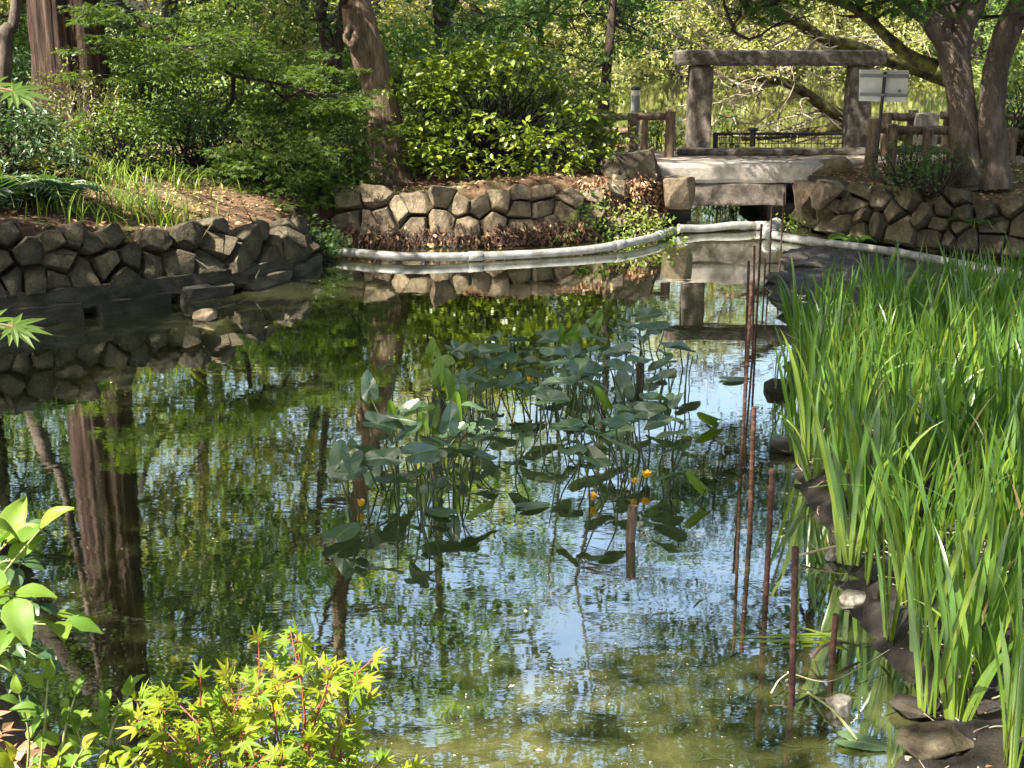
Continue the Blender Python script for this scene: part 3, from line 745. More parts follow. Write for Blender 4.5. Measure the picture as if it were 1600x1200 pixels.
# ------------------------------------------------------------------ fences, sign, bollard
def logpost(name, parent, x, y, z0, z1, r, seed, off, lean=(0, 0)):
    P = np.linspace((x, y, z0), (x + lean[0], y + lean[1], z1), 14)
    return mesh(name, tube(P, r, 12, .06, seed, 5, .05), M['log'], parent, True, off)
def lograil(name, parent, a, b, r, seed, off):
    P = np.linspace(a, b, 22); P[:, 2] += .01 * np.sin(np.linspace(0, 7, 22) + seed)
    return mesh(name, tube(P, r, 12, .06, seed, 5, .05), M['log'], parent, True, off)
def log_fence(label, Y, posts, rails, seed):
    """posts: (px, py top, py bottom, r, dY), rails: (px0, py0, px1, py1, r, dY0, dY1)"""
    p0 = Py(posts[0][0], posts[0][2], Y)
    root = thing('log_fence', label, 'log fence', (p0[0], p0[1], .7))
    off = (p0[0], p0[1], .7)
    for k, (x, yt, yb, r, dY) in enumerate(posts):
        t = Py(x, yt, Y + dY)
        logpost('post', root, t[0], t[1], gz(t[0], t[1]) - .1, t[2], r, seed + k, off, (rng(seed + k).uniform(-.03, .03), 0))
    for k, (x0, y0, x1, y1, r, d0, d1) in enumerate(rails):
        lograil('rail', root, Py(x0, y0, Y + d0), Py(x1, y1, Y + d1), r, seed + 50 + k, off)
    return root
log_fence('rustic log fence at the left end of the bridge, beside the bush', 20.2,
          [(991, 177, 250, .075, -.5), (1047, 174, 248, .075, .1), (1008, 184, 238, .06, .9), (930, 180, 250, .07, -.6)],
          [(900, 186, 1052, 181, .055, -.35, .22), (900, 205, 992, 205, .05, -.35, -.35)], 400)
log_fence('rustic log fence beside the sign post at the right end of the bridge', 18.6,
          [(1365, 186, 276, .085, -.3), (1398, 194, 272, .07, 0), (1450, 200, 270, .07, .1), (1492, 198, 275, .08, .2), (1583, 200, 275, .08, .3), (1660, 200, 280, .08, .4)],
          [(1372, 201, 1500, 206, .062, .15, .3), (1490, 207, 1680, 212, .06, .45, .5), (1392, 232, 1500, 236, .05, .13, .25)], 430)
log_fence('rustic log fence on the far side of the path, behind the pale stone block', 21.2,
          [(1388, 176, 246, .08, -.2), (1425, 172, 240, .08, .1), (1480, 178, 240, .07, .2), (1548, 178, 240, .07, .3), (1600, 176, 240, .08, .4)],
          [(1392, 183, 1432, 182, .065, -.1, .0), (1470, 181, 1560, 181, .06, .05, .1), (1560, 181, 1700, 180, .06, .1, .2)], 460)
a = Py(1436, 196, 20.4); b = Py(1467, 196, 20.4)
tag(block('stone_marker', M['granite_pale'], a[0], b[0], 20.4, 20.68, .7, Py(1450, 178, 20.4)[2], None, 12, .02, .008), 'pale square stone block between the two rows of log fence', 'stone block')

ys = 17.9
p = Py(1366, 276, ys); t = Py(1383, 112, ys)
so = (p[0], p[1], gz(p[0], p[1]))
sg = thing('sign', 'white sign board seen from behind on a thin dark leaning post', 'sign', so)
mesh('post', tube(np.array([(0, .0, -.1), (t[0] - so[0], 0, t[2] - so[2])]), .022, 10), M['dark_metal'], sg)
c = [Py(x, y, ys) for x, y in ((1344, 109), (1421, 110), (1418, 160), (1343, 158))]
pl = np.array([q - np.array(so) for q in c]); th = np.array((0, .012, 0)); fr_ = np.array((0, .03, 0))
bv = np.concatenate([pl + fr_, pl + fr_ + th]); bf = np.array([(0, 1, 2, 3), (7, 6, 5, 4), (0, 4, 5, 1), (1, 5, 6, 2), (2, 6, 7, 3), (3, 7, 4, 0)])
mesh('board', [(bv, bf)], M['white_paint'], sg, False)
for f0 in (.18, .78):
    a = pl[0] * (1 - f0) + pl[3] * f0; b = pl[1] * (1 - f0) + pl[2] * f0
    q = np.array([a, b]); hz = np.array((0, 0, .022)); v = np.concatenate([q - hz, q[::-1] + hz]) + np.array((0, .008, 0))
    v = np.concatenate([v, v + np.array((0, .022, 0))]) - np.array((0, .02, 0))
    mesh('batten', [(v, bf)], M['grey_metal'], sg, False)
    m_ = (a * (1 - .5) + b * .5)
    mesh('clamp', tube([m_ + np.array((-.035, -.02, 0)), m_ + np.array((.035, -.02, 0))], .018, 8), M['grey_metal'], sg, False)
hole = pl[0] * .35 + pl[2] * .65 + np.array((.12, .028, .0))
mesh('bolt_head', tube([hole, hole + np.array((0, -.012, 0))], .022, 10), M['grey_metal'], sg, False)

p = Py(992, 200, 22.0)
bo_ = thing('bollard_lamp', 'grey round bollard lamp with dark cap behind the log fence', 'bollard', (p[0], p[1], gz(p[0], p[1])))
zt_ = Py(992, 135, 22.0)[2] - gz(p[0], p[1])
mesh('column', tube([(0, 0, 0), (0, 0, zt_ - .14)], .075, 18), M['grey_metal'], bo_)
mesh('lens_band', tube([(0, 0, zt_ - .139), (0, 0, zt_ - .06)], .07, 18), M['white_paint'], bo_)
mesh('cap', tube([(0, 0, zt_ - .059), (0, 0, zt_ - .02), (0, 0, zt_)], [.078, .078, .05], 18), M['dark_metal'], bo_)

# ------------------------------------------------------------------ trees
def branch_to(g, a, b, r0, r1, sag=.0, wob=.06, n=12, seg=6):
    a = np.asarray(a, float); b = np.asarray(b, float); L = np.linalg.norm(b - a)
    m1 = a * .65 + b * .35 + g.normal(0, wob * L, 3) + (0, 0, sag * L)
    m2 = a * .3 + b * .7 + g.normal(0, wob * L, 3) + (0, 0, sag * L * .7)
    P = spline([a, m1, m2, b], n)
    return tube(P, np.linspace(r0, r1, n), seg, .04, int(g.integers(1e6)), cap=False), P
def limb_tree(g, base, top, r0, zlo, zhi, reach, nlimb, clumps_per, rise=.35, trunk_pts=None, rtop=None, flare=1.5, ridges=0, ridge_amp=0, seg=14, taper=None):
    """returns trunk chunks and clump centres"""
    pts = trunk_pts if trunk_pts is not None else [base, base * .6 + top * .4 + g.normal(0, .12, 3), base * .25 + top * .75 + g.normal(0, .2, 3), top]
    P = spline(pts, 40); n = 40
    tt = np.linspace(0, 1, n)
    rr = r0 * (1 - tt * (1 - (rtop or .12))) * (1 + (flare - 1) * np.exp(-tt * 40))
    ch = tube(P, rr, seg, .05, int(g.integers(1e6)), ridges, ridge_amp)
    C = []
    ang = g.uniform(0, 6.28)
    for k in range(nlimb):
        f = zlo + (zhi - zlo) * (k + g.uniform(0, .8)) / nlimb
        i = min(int(f * (n - 1)), n - 2); a = P[i]
        ang += 2.4 + g.normal(0, .3)
        rc = reach * g.uniform(.65, 1.1) * (1 - .55 * (f - zlo) / max(zhi - zlo, .01))
        tip = a + np.array((math.cos(ang) * rc, math.sin(ang) * rc, rc * g.uniform(rise - .25, rise + .25)))
        c, Q = branch_to(g, a, tip, max(rr[i] * .45, .02), .012, .05)
        ch += c; C.append(tip)
        for j in range(clumps_per - 1):
            q = Q[int(g.uniform(.35, .95) * 11)]
            e = q + unit(np.r_[g.normal(0, 1, 2), g.normal(.1, .5)]) * rc * g.uniform(.25, .5)
            c2, _ = branch_to(g, q, e, .022, .006, n=6, seg=4)
            ch += c2; C.append(e)
    C.append(P[-1])
    return ch, np.array(C)
def tree(name, label, cat, base, trunk_chunks, crown_chunks, bark, leaf, group=None):
    root = thing(name, label, cat, base, group)
    mesh('trunk', trunk_chunks, M[bark], root, True, base)
    if crown_chunks: mesh('crown', crown_chunks, M[leaf], root, False, base)
    return root

# --- the big red-barked conifer at upper left (two fused stems)
g = rng(101)
cb = np.array((*Py(118, 236, 20.0)[:2], .85))
ch = []
for dx, dy, r, s_ in ((-.13, 0, .38, 1), (.15, .12, .37, 2)):
    b0 = cb + (dx, dy, -.2); t0 = cb + (dx * .9, dy, 16)
    P = spline([b0, b0 * .8 + t0 * .2, b0 * .5 + t0 * .5, t0], 60); tt = np.linspace(0, 1, 60)
    ch += tube(P, r * (1 - .6 * tt) * (1 + .55 * np.exp(-tt * 22)), 44, .03, s_, 15, .26)
C = []
for k in range(46):
    z = g.uniform(6.2, 15.5); an = g.uniform(0, 6.28); rc = (2.9 - .13 * z) * g.uniform(.5, 1.15)
    a = cb + (0, 0, z); e = a + (math.cos(an) * rc, math.sin(an) * rc, g.uniform(-.5, .3))
    c, Q = branch_to(g, a, e, .04, .008, .04, n=8, seg=5); ch += c
    for f in (3, 5, 7): C.append(Q[f])
cr = clump_leaves(g, C, (.55, .55, .22), 60, .17, LEAF, 1, .3, .5)
tree('conifer', 'massive red brown conifer with fused twin stems at upper left', 'tree', cb, ch, [cr], 'bark_red', 'conifer')
# --- the leaning pale tree left of the bush
g = rng(102)
lb = np.array((*Py(610, 272, 18.3)[:2], .72))
tp = [lb + (0, 0, -.15), Py(602, 200, 18.3), Py(588, 120, 18.3), Py(572, 50, 18.3), Py(556, -30, 18.4), lb + (-1.0, .3, 5.5), lb + (-.9, .8, 9)]
ch, C = limb_tree(g, lb, tp[-1], (.27), .68, .97, 2.4, 12, 4, .3, tp, .25, 1.45, 11, .10, 28)
c, _ = branch_to(g, Py(568, 105, 18.2), Py(545, 10, 18.05), .15, .10, n=8, seg=12); ch += c
cr = clump_leaves(g, C, (.6, .6, .32), 52, .13, LEAF)
lt = tree('leaning_tree', 'pale barked leaning tree trunk with a hollow knot, left of the round bush', 'tree', lb, ch, [cr], 'bark_pale', 'broad_a')
kn = Py(549, 55, 17.97)
an = np.linspace(0, 2 * np.pi, 25)
ringp = np.stack([kn[0] + .06 * np.cos(an), np.full(25, kn[1]) + .02 * np.sin(2 * an), kn[2] + .12 * np.sin(an)], -1)
mesh('hollow_rim', tube(ringp, np.interp(np.linspace(0, 1, 25), [0, .3, .6, 1], [.06, .035, .05, .06]), 10, .3, 3), M['bark_pale'], lt, True, lb)
hv = np.stack([kn[0] + .08 * np.cos(an[:-1]), np.full(24, kn[1] + .01), kn[2] + .13 * np.sin(an[:-1])], -1)
mesh('hollow', [(np.vstack([hv, kn + (0, .06, 0)]), np.stack([np.arange(24), (np.arange(24) + 1) % 24, np.full(24, 24)], -1))], M['bark_dark'], lt, False, lb)
# --- dark forked tree behind it
g = rng(103)
db = np.array((*Py(521, 215, 23.5)[:2], .8))
fk = Py(520, 95, 23.5)
ch = tube(spline([db - (0, 0, .2), Py(519, 150, 23.5), fk], 14), np.linspace(.2, .17, 14), 16, .05, 1)
C = []
for e in (Py(498, 0, 23.5), Py(540, 0, 23.6)):
    hi = e + (e - fk) * 2.2 + (0, 0, 1.5)
    P = spline([fk, e, hi], 24); ch += tube(P, np.linspace(.15, .05, 24), 12, .05, 2)
    for k in range(7):
        q = P[int(g.uniform(9, 23))]; c, Q = branch_to(g, q, q + np.r_[g.normal(0, 1.1, 2), g.uniform(-.2, 1.0)], .04, .01, n=7, seg=5)
        ch += c; C += [Q[-1], Q[4]]
cr = clump_leaves(g, C, (.6, .6, .35), 80, .12, LEAF)
tree('forked_tree', 'dark slender forked tree behind the pale leaning trunk', 'tree', db, ch, [cr], 'bark_dark', 'broad_b')
# --- left edge trunk
g = rng(104)
eb = np.array((*Py(-6, 300, 15.8)[:2], .9))
ch, C = limb_tree(g, eb, eb + (.5, .2, 9), (.16), .82, .98, 2.0, 7, 4, .3, [eb - (0, 0, .2), Py(-2, 200, 15.8), Py(8, 60, 15.9), Py(26, -60, 16), eb + (.9, .3, 8.5)])
tree('edge_tree', 'slim grey tree trunk cut by the left edge of the photo', 'tree', eb, ch, [clump_leaves(g, C, (.55, .55, .3), 45, .11)], 'bark_grey', 'broad_b')
# --- thin dark tree over the bush
g = rng(105)
nb = np.array((*Py(846, 200, 24.5)[:2], .75))
ch, C = limb_tree(g, nb, nb + (.3, 0, 8), .07, .28, .97, 2.3, 12, 4, .1, [nb - (0, 0, .2), Py(846, 80, 24.5), Py(843, 40, 24.5), Py(856, 0, 24.5), nb + (.4, .3, 5), nb + (.2, 0, 7.5)], .3)
tree('thin_tree', 'thin dark stem rising behind the top of the round bush', 'tree', nb, ch, [clump_leaves(g, C, (.6, .6, .28), 90, .10, MAPLE5)], 'bark_dark', 'maple_top')

# --- twin trunk tree on the right bank
g = rng(106)
YT = 16.9
tb = np.array((*Py(1530, 288, YT)[:2], .72))
ch = []
def stem(px, r, seg=20, rough=.06, seed=1, dY=0, n=36):
    P = spline([Py(x, y, YT + dY + k_ * 0.0) for k_, (x, y) in enumerate(px)], n)
    return tube(P, np.interp(np.linspace(0, 1, n), np.linspace(0, 1, len(r)), r), seg, rough, seed, 5, .07), P
ca, PA = stem([(1520, 292), (1512, 240), (1502, 170), (1494, 110), (1480, 60)], [.27, .18, .165, .18, .17], seed=3)
cb1, PB1 = stem([(1484, 75), (1452, 30), (1415, 5), (1370, -25)], [.15, .12, .10, .08], seed=4)
cb2, PB2 = stem([(1492, 95), (1505, 40), (1522, 0), (1535, -70)], [.17, .15, .14, .1], seed=5)
cb3, PB3 = stem([(1480, 62), (1468, 10), (1462, -60), (1450, -140)], [.16, .13, .12, .09], seed=6, dY=.1)
cc, PC = stem([(1552, 292), (1552, 230), (1550, 170), (1558, 100), (1578, 40), (1606, -20), (1640, -120)], [.24, .165, .155, .155, .16, .14, .1], seed=7, dY=-.15)
tw = thing('twin_trunk_tree', 'thick dappled tree with twin trunks and spreading limbs on the right bank', 'tree', tb)
mesh('trunk', ca, M['bark_grey'], tw, True, tb)
mesh('trunk', cc, M['bark_grey'], tw, True, tb)
for c in (cb1, cb2, cb3): mesh('limb', c, M['bark_grey'], tw, True, tb)
# long arching limb to the left over the stone frame
cl, PL = stem([(1462, 105), (1425, 90), (1390, 62), (1358, 30), (1320, 6), (1270, -6), (1215, 4), (1168, 22), (1140, 52)], [.10, .085, .07, .06, .05, .045, .035, .025, .015], 12, .05, 8, dY=.2, n=60)
mesh('limb', cl, M['bark_moss'], tw, True, tb)
ch = []; C = []
for P, n0, k0, rc in ((PL, 20, 26, .9), (PB1, 14, 10, 1.6), (PB2, 14, 9, 1.8), (PB3, 12, 10, 1.8), (PC, 24, 10, 1.8)):
    for k in range(k0):
        q = P[int(g.uniform(n0, len(P) - 1))]
        e = q + np.r_[g.normal(0, .7, 2) * rc, abs(g.normal(.55, .5)) * rc]
        c, Q = branch_to(g, q, e, .025, .006, n=8, seg=5); ch += c; C += [Q[-1], Q[5]]
        e2 = Q[4] + np.r_[g.normal(0, .5, 2) * rc, g.uniform(-.1, .5) * rc]
        c, Q = branch_to(g, Q[4], e2, .014, .005, n=6, seg=4); ch += c; C.append(e2)
# upper stems carrying the high crown
for P in (PB1, PB2, PB3, PC):
    d = unit(P[-1] - P[-4]) * np.array((1, 1, 1)); e = P[-1] + d * 1.5 + np.r_[g.normal(0, .8, 2), 3.8]
    c, Q = branch_to(g, P[-1], e, .1, .02, n=14, seg=8); ch += c
    for k in range(9):
        q = Q[int(g.uniform(3, 13))]; e = q + np.r_[g.normal(0, 1.3, 2), g.normal(.3, .5)]
        c, Q2 = branch_to(g, q, e, .03, .006, n=7, seg=4); ch += c; C += [e, Q2[4]]
mesh('branches', ch, M['bark_dark'], tw, True, tb)
C = np.array(C); C = C[(C[:, 2] > 2.9) | (C[:, 0] < 3.2)]
mesh('crown', [clump_leaves(g, C, (.5, .5, .2), 75, .075, MAPLE5, 1, .2, .35)], M['maple_top'], tw, False, tb)

# --- tree with mossy limbs leaning out over the far pond, with bare pale twigs
g = rng(107)
yb = 24.0
ob = np.array((*Py(1500, 225, yb)[:2], .7))
root = thing('mossy_tree', 'tree with yellow mossy limbs reaching left across the far pond behind the stone frame', 'tree', ob)
mesh('trunk', tube(spline([ob - (0, 0, .2), Py(1502, 150, yb), Py(1490, 60, yb), Py(1500, -60, yb), Py(1510, -200, yb)], 30), np.linspace(.26, .16, 30), 16, .05, 3), M['bark_dark'], root, True, ob)
def mossy(pts, r0, r1, seed):
    P = spline([Py(x, y, yb - .3 - .004 * (1500 - x)) for x, y in pts], 50)
    mesh('mossy_limb', tube(P, np.linspace(r0, r1, 50), 14, .08, seed), M['bark_moss'], root, True, ob)
    return P
L1 = mossy([(1495, 130), (1440, 110), (1385, 92), (1330, 72), (1290, 62), (1255, 40), (1215, 18), (1190, 2)], .14, .06, 1)
L2 = mossy([(1498, 212), (1430, 212), (1370, 200), (1325, 184), (1290, 170), (1265, 150), (1230, 130), (1200, 124), (1165, 122), (1140, 135)], .15, .04, 2)
L3 = mossy([(1498, 225), (1440, 210), (1350, 202), (1270, 206), (1210, 212), (1160, 216)], .11, .05, 3)
ch = []; C = []
for P, k0 in ((L1, 34), (L2, 30), (L3, 10)):
    for k in range(k0):
        q = P[int(g.uniform(10, 49))]
        e = q + np.array((g.normal(-.7, .8), g.normal(0, .5), g.normal(.12, .5)))
        c, Q = branch_to(g, q, e, .022, .006, wob=.12, n=10, seg=4); ch += c
        for j in range(3):
            q2 = Q[int(g.uniform(3, 9))]; e2 = q2 + g.normal(0, .35, 3) + (-.2, 0, .02)
            c, _ = branch_to(g, q2, e2, .010, .003, wob=.14, n=7, seg=3); ch += c
            if g.uniform() < .5: C.append(e2)
mesh('twigs', ch, M['twig_pale'], root, False, ob)
mesh('crown', [clump_leaves(g, C, (.28, .28, .16), 12, .07, LEAF)], M['broad_c'], root, False, ob)

# --- japanese maple with flat layered boughs on the left bank
g = rng(108)
mb = np.array((*Py(345, 285, 19.0)[:2], .85))
root = thing('layered_maple', 'green layered maple with a dark bough arching over the left bank shrubs', 'tree', mb)
ch = []; C = []
main = spline([Py(150, -80, 17.6), Py(185, 0, 17.5), Py(225, 40, 17.4), Py(280, 72, 17.3), Py(335, 100, 17.2), Py(365, 118, 17.2), Py(410, 126, 17.2), Py(455, 136, 17.1), Py(520, 150, 17.0)], 70)
ch += tube(main, np.linspace(.042, .012, 70), 10, .06, 1)
low = spline([mb - (0, 0, .1), Py(352, 240, 18.6), Py(330, 200, 18.2), Py(360, 160, 17.8), Py(365, 122, 17.3)], 40)
ch += tube(low, np.linspace(.07, .03, 40), 10, .06, 2)
boughs = [((300, 85), (240, 100)), ((340, 105), (430, 70)), ((280, 75), (400, 60)), ((250, 55), (160, 75)), ((420, 128), (470, 180)), ((365, 150), (440, 240)),
          ((470, 140), (540, 190)), ((350, 200), (420, 290)), ((352, 220), (480, 300)), ((480, 145), (580, 210)), ((350, 200), (520, 260)), 
          ((360, 240), (390, 320)), ((480, 145), (545, 150)), ((350, 210), (450, 270)), ((360, 230), (500, 330)), ((230, 45), (300, 30)), ((190, 5), (120, 30)), ((300, 85), (190, 120)), ((320, 95), (420, 95)), ((370, 240), (470, 340)), ((370, 240), (530, 300)), ((390, 130), (330, 60)), ((440, 135), (520, 110)), ((360, 250), (420, 350)), ((470, 140), (400, 190)), ((365, 235), (540, 340))]
for (x0, y0), (x1, y1) in boughs:
    yy = g.uniform(16.5, 17.8)
    c, Q = branch_to(g, Py(x0, y0, 17.3), Py(x1, y1, yy), .018, .005, n=14, seg=5); ch += c
    for k in range(3): C.append(Q[6 + k * 3] + g.normal(0, .06, 3))
    for k in range(5):
        q = Q[int(g.uniform(4, 13))]; e = q + np.r_[g.normal(0, .36, 2), g.normal(-.03, .08)]
        c, _ = branch_to(g, q, e, .008, .003, n=6, seg=4); ch += c; C.append(e)
mesh('branches', ch, M['bark_dark'], root, True, mb)
mesh('crown', [clump_leaves(g, C, (.27, .27, .05), 52, .064, MAPLE5, 1.0, .1, .25)], M['maple_dark'], root, False, mb)

# ------------------------------------------------------------------ added overhead canopy, crowns shaped round the sunlit patches to shade the pond
LIT = []      # (x, y, rx, ry) patches on the plane z = .4 the sun reaches
def lit(px, py, rx, ry, z=.4):
    p = Pz(px, py, z); LIT.append((p[0], p[1], rx, ry, z))
for a in ((790, 150, 2.0, 1.2, 1.6), (700, 240, 1.6, .8, 1.0), (600, 200, .6, .6, 1.3), (610, 272, .7, .5, .75), (800, 340, .55, .15, .5), (690, 345, .1, .1, .4), (800, 396, .9, .1, .1), (640, 400, .2, .1, .1), (960, 385, .3, .1, .1), (940, 230, .8, .6, .9),
          (1100, 262, 1.0, .5, .8), (1190, 255, .35, .4, .8), (1095, 160, .3, .5, 1.5), (1345, 200, .3, .3, 1.2), (1200, 90, 1.1, .4, 2.2), (1380, 130, .5, .4, 1.6),
          (260, 318, 1.5, .6, .9), (350, 340, .8, .4, .85), (120, 160, 1.1, .8, 1.6), (70, 250, .8, .5, 1.2), (300, 160, 1.3, .8, 1.7), (1530, 60, .5, .5, 3.0), (1540, 230, .4, .4, 1.2), 
          (1000, 350, .8, .5, .1), (1150, 380, .6, .4, 0), 
          (390, 1110, .9, .9, 1.2), (60, 1000, .8, .9, 1.3), (230, 1120, .8, .8, 1.0), (560, 1090, .6, .5, 1.1), (620, 1185, .6, .4, .9),
          (1150, 1130, .10, .0, 0), (900, 1165, .08, .0, 0), (660, 1120, .1, .0, 0), (130, 655, .2, .0, 0), (1500, 1040, .12, .15, .3), 
          (1450, 520, .25, .4, .9), (320, 498, .3, .2, .1), (1080, 380, .5, .3, 0), (300, 190, 1.2, .9, 1.2), (430, 190, 1.0, .8, 1.0), (200, 240, 1.0, .6, 1.0), (390, 1110, 1.9, 1.3, 1.2), (420, 160, .9, .6, 1.5)):
    lit(*a)
def litp(px, py, Y, rx, ry):
    p = Py(px, py, Y); LIT.append((p[0], p[1], rx, ry, p[2]))
for a in ((285, 140, 20.3, 1.3, .8), (190, 180, 19.8, .7, .6), (380, 140, 21.8, 1.2, .8), (430, 195, 21.5, .9, .6), (130, 175, 17.3, .7, .5), (300, 330, 15.6, .9, .5), (180, 320, 15.2, .7, .5), (230, 300, 16.5, .9, .5),
          (1420, 800, 5.8, .15, .2), (1330, 620, 8.0, .2, .3), (1540, 470, 9.0, .3, .4), (1560, 700, 6.2, .2, .3)):
    litp(*a)
g = rng(202)
for k in range(110): LIT.append((g.uniform(-6.5, 3.4), g.uniform(14, 22.5), .02, .02, .6))
for k in range(16): LIT.append((g.uniform(-4, 4), g.uniform(4.5, 13), .01, .01, .1))
g = rng(201)
NQ = 6200
Q = np.c_[g.uniform(-9, 10, NQ), g.uniform(-1, 30, NQ), np.full(NQ, .4)]
zc = g.uniform(7.0, 11.5, NQ)
tt = (zc - .4) / SUN.z
keep = g.uniform(0, 1, NQ) < np.where(Q[:, 1] < 24, .88, np.where(Q[:, 0] < .5, .6, 0))
for (x, y, rx, ry, z) in LIT:
    # where a sun ray through this patch crosses z=.4
    dx, dy = x - SUN.x / SUN.z * (z - .4), y - SUN.y / SUN.z * (z - .4)
    keep &= (((Q[:, 0] - dx) / (rx + .38)) ** 2 + ((Q[:, 1] - dy) / (ry + .38)) ** 2) > 1
Q, tt = Q[keep], tt[keep]
CC = Q + tt[:, None] * np.array(SUN)
over = [((-8.2, 6.5), 'unseen tall tree on the left shore, crown shaped to shade the pond'),
        ((-6.0, 11.6), 'unseen tall tree behind the left stone wall, crown shaped to shade the pond'),
        ((-2.6, -3.4), 'unseen tall tree on the near bank left of the viewer, crown shaped for shade'),
        ((3.6, 1.2), 'unseen tall tree on the near bank right of the viewer, crown shaped for shade'),
        ((-5.5, 15.8), 'unseen tall tree beyond the left wall near the conifer, crown shaped for shade'),
        ((-9.0, 21.5), 'unseen tall tree added in the wood behind the conifer, crown shaped for shade')]
ob_ = np.array([o for o, _ in over])
d = np.linalg.norm(CC[:, None, :2] - ob_[None], axis=2)
who = d.argmin(1)
for k, ((x, y), lab) in enumerate(over):
    C = CC[who == k]
    x_, y_ = (x, y)
    if k == 1: x_, y_ = -7.4, 12.8
    if k == 4: x_, y_ = -8.6, 16.5
    base = np.array((x_, y_, gz(x_, y_)))
    top = np.array((C[:, 0].mean() * .5 + x_ * .5, C[:, 1].mean() * .5 + y_ * .5, 9.5))
    P = spline([base - (0, 0, .2), base * .6 + top * .4, base * .25 + top * .75 + (.1, .1, 0), top], 30)
    ch = tube(P, np.linspace(.3, .08, 30), 14, .05, k, 7, .05)
    for j in g.choice(len(C), min(len(C), 46), False):
        q = P[int(g.uniform(14, 29))]
        c, _ = branch_to(g, q, C[j], .05, .008, .04, n=10, seg=5); ch += c
    cr = clump_leaves(g, C, (.5, .5, .25), 62, .19, LEAF)
    tree('shade_tree', lab, 'tree', base, ch, [cr], 'bark_dark', 'canopy', 'unseen shade trees round the pond')

# ------------------------------------------------------------------ background trees
def proto_tree(seed, h, r0, reach, nl, cpl, leaf, bark, lsize, npl, zlo, rad, label, group, name='broadleaf_tree'):
    g = rng(seed); b = np.zeros(3)
    ch, C = limb_tree(g, b, np.array((g.normal(0, .4), g.normal(0, .4), h)), r0, zlo, .97, reach, nl, cpl, .15)
    return tree(name, label, 'tree', b, ch, [clump_leaves(g, C, rad, npl, lsize, LEAF, 1, .4, .55)], bark, leaf, group)
GB = 'background trees beyond the ponds'
protos = [proto_tree(301, 13, .22, 3.6, 20, 6, 'broad_a', 'bark_dark', .20, 46, .12, (.8, .8, .45), 'mid green leafy tree in the wood behind the left bank', GB),
          proto_tree(302, 11, .18, 3.2, 20, 6, 'broad_b', 'bark_dark', .18, 48, .08, (.75, .75, .42), 'dark green leafy tree in the wood behind the left bank', GB),
          proto_tree(303, 12, .20, 4.2, 22, 6, 'broad_c', 'bark_grey', .24, 64, .06, (.95, .95, .5), 'pale yellow green tree on the far pond shore', GB)]
g = rng(300)
spots = [(0, -14, 27), (1, -10.5, 25.5), (2, -7.4, 29), (1, -4.6, 28.5), (0, -1.4, 31), (0, -17, 33), (1, -12, 34), (0, -8.5, 37), (2, -4, 38), (1, -15, 41), (0, -10, 45), (2, -20, 48), (1, -21, 28),
         (2, -12, 62), (2, -3, 70), (2, 4, 71), (2, 10, 72), (2, 17, 71), (2, 24, 70), (0, 0, 74), (0, 7.5, 75), (1, 14, 76), (0, 21, 75), (2, 31, 69), (0, 28, 74), (2, 38, 66), (0, 13, 80), (1, 3, 80), (1, -7, 66), (2, 50, 66),
         (2, 13.5, 24.2), (2, -1.5, 44), (0, 11.5, 21.2), (1, 14.5, 20.5), (2, 19, 22.5), (1, 11, 16.5)]
used = set()
for k, x, y in spots:
    o = protos[k] if k not in used else copy_tree(protos[k]); used.add(k)
    o.location = (x, y, gz(x, y) - .1); o.rotation_euler = (0, 0, g.uniform(0, 6.28))
    s = g.uniform(.85, 1.15) * (1.25 if y > 60 else 1)
    o.scale = (s, s, s * g.uniform(.9, 1.1))
    side = 'on the far pond shore seen past the stone frame' if y > 55 else ('beyond the right log fence' if x > 9 else 'in the wood behind the left bank')
    o['label'] = ('mid green', 'dark green', 'pale yellow green')[k] + ' leafy tree ' + side
# ------------------------------------------------------------------ shrubs
def shrub(label, c, size, n_clump, npl, lsize, leaf, seed, name='shrub', tmpl=LEAF, rad=.2, up=.9, outw=.7, rnd=.5, twig='bark_dark', low=.0, group=None, lump=.22, ntwig=None):
    g = rng(seed); c = np.asarray(c, float); sx, sy, sz = size
    d = unit(g.normal(0, 1, (n_clump, 3)))
    d[:, 2] = np.abs(d[:, 2]) * 1.0 - low
    d = unit(d)
    lumps = unit(g.normal(0, 1, (9, 3))); lumps[:, 2] = np.abs(lumps[:, 2])
    bulge = 1 + lump * (np.max(d @ lumps.T, 1) - .75) * 2.2
    rr = g.uniform(.55, 1.0, n_clump) ** .6 * bulge
    C = c + d * rr[:, None] * np.array((sx / 2, sy / 2, sz))
    C[:, 2] = np.maximum(C[:, 2], c[2] + .06)
    ch = []
    for j in g.choice(n_clump, min(n_clump, ntwig or 60), False):
        b, _ = branch_to(g, c + np.r_[g.normal(0, sx * .06, 2), -.05], C[j], .018, .004, .02, n=8, seg=4); ch += b
    root = thing(name, label, 'shrub', c, group)
    mesh('stems', ch, M[twig], root, True, c)
    mesh('foliage', [clump_leaves(g, C, (rad, rad, rad * (.42 if name == 'round_bush' else .7)), npl, lsize, tmpl, up, outw, rnd)], M[leaf], root, False, c)
    return root
bp = Py(785, 283, 18.6)
shrub('big rounded glossy bush, sunlit on its left, on the middle bank', (bp[0] - .16, 18.8, .80), (3.2, 2.2, 1.9), 300, 30, .10, 'bush', 401, 'round_bush', OVATE, .25, 1.0, .6, .4, low=.05, lump=.42, ntwig=140)
def sh(label, px, py, Y, w, h, n, npl, ls, leaf, seed, **k):
    p = Py(px, py, Y); z = gz(p[0], Y)
    return shrub(label, (p[0], Y, z), (w, w * .8, h), n, npl, ls, leaf, seed, **k)
sh('yellowish twiggy azalea in front of the conifer trunk', 135, 235, 17.6, 1.7, 1.25, 150, 20, .06, 'azalea', 411, rad=.15, twig='twig_pale')
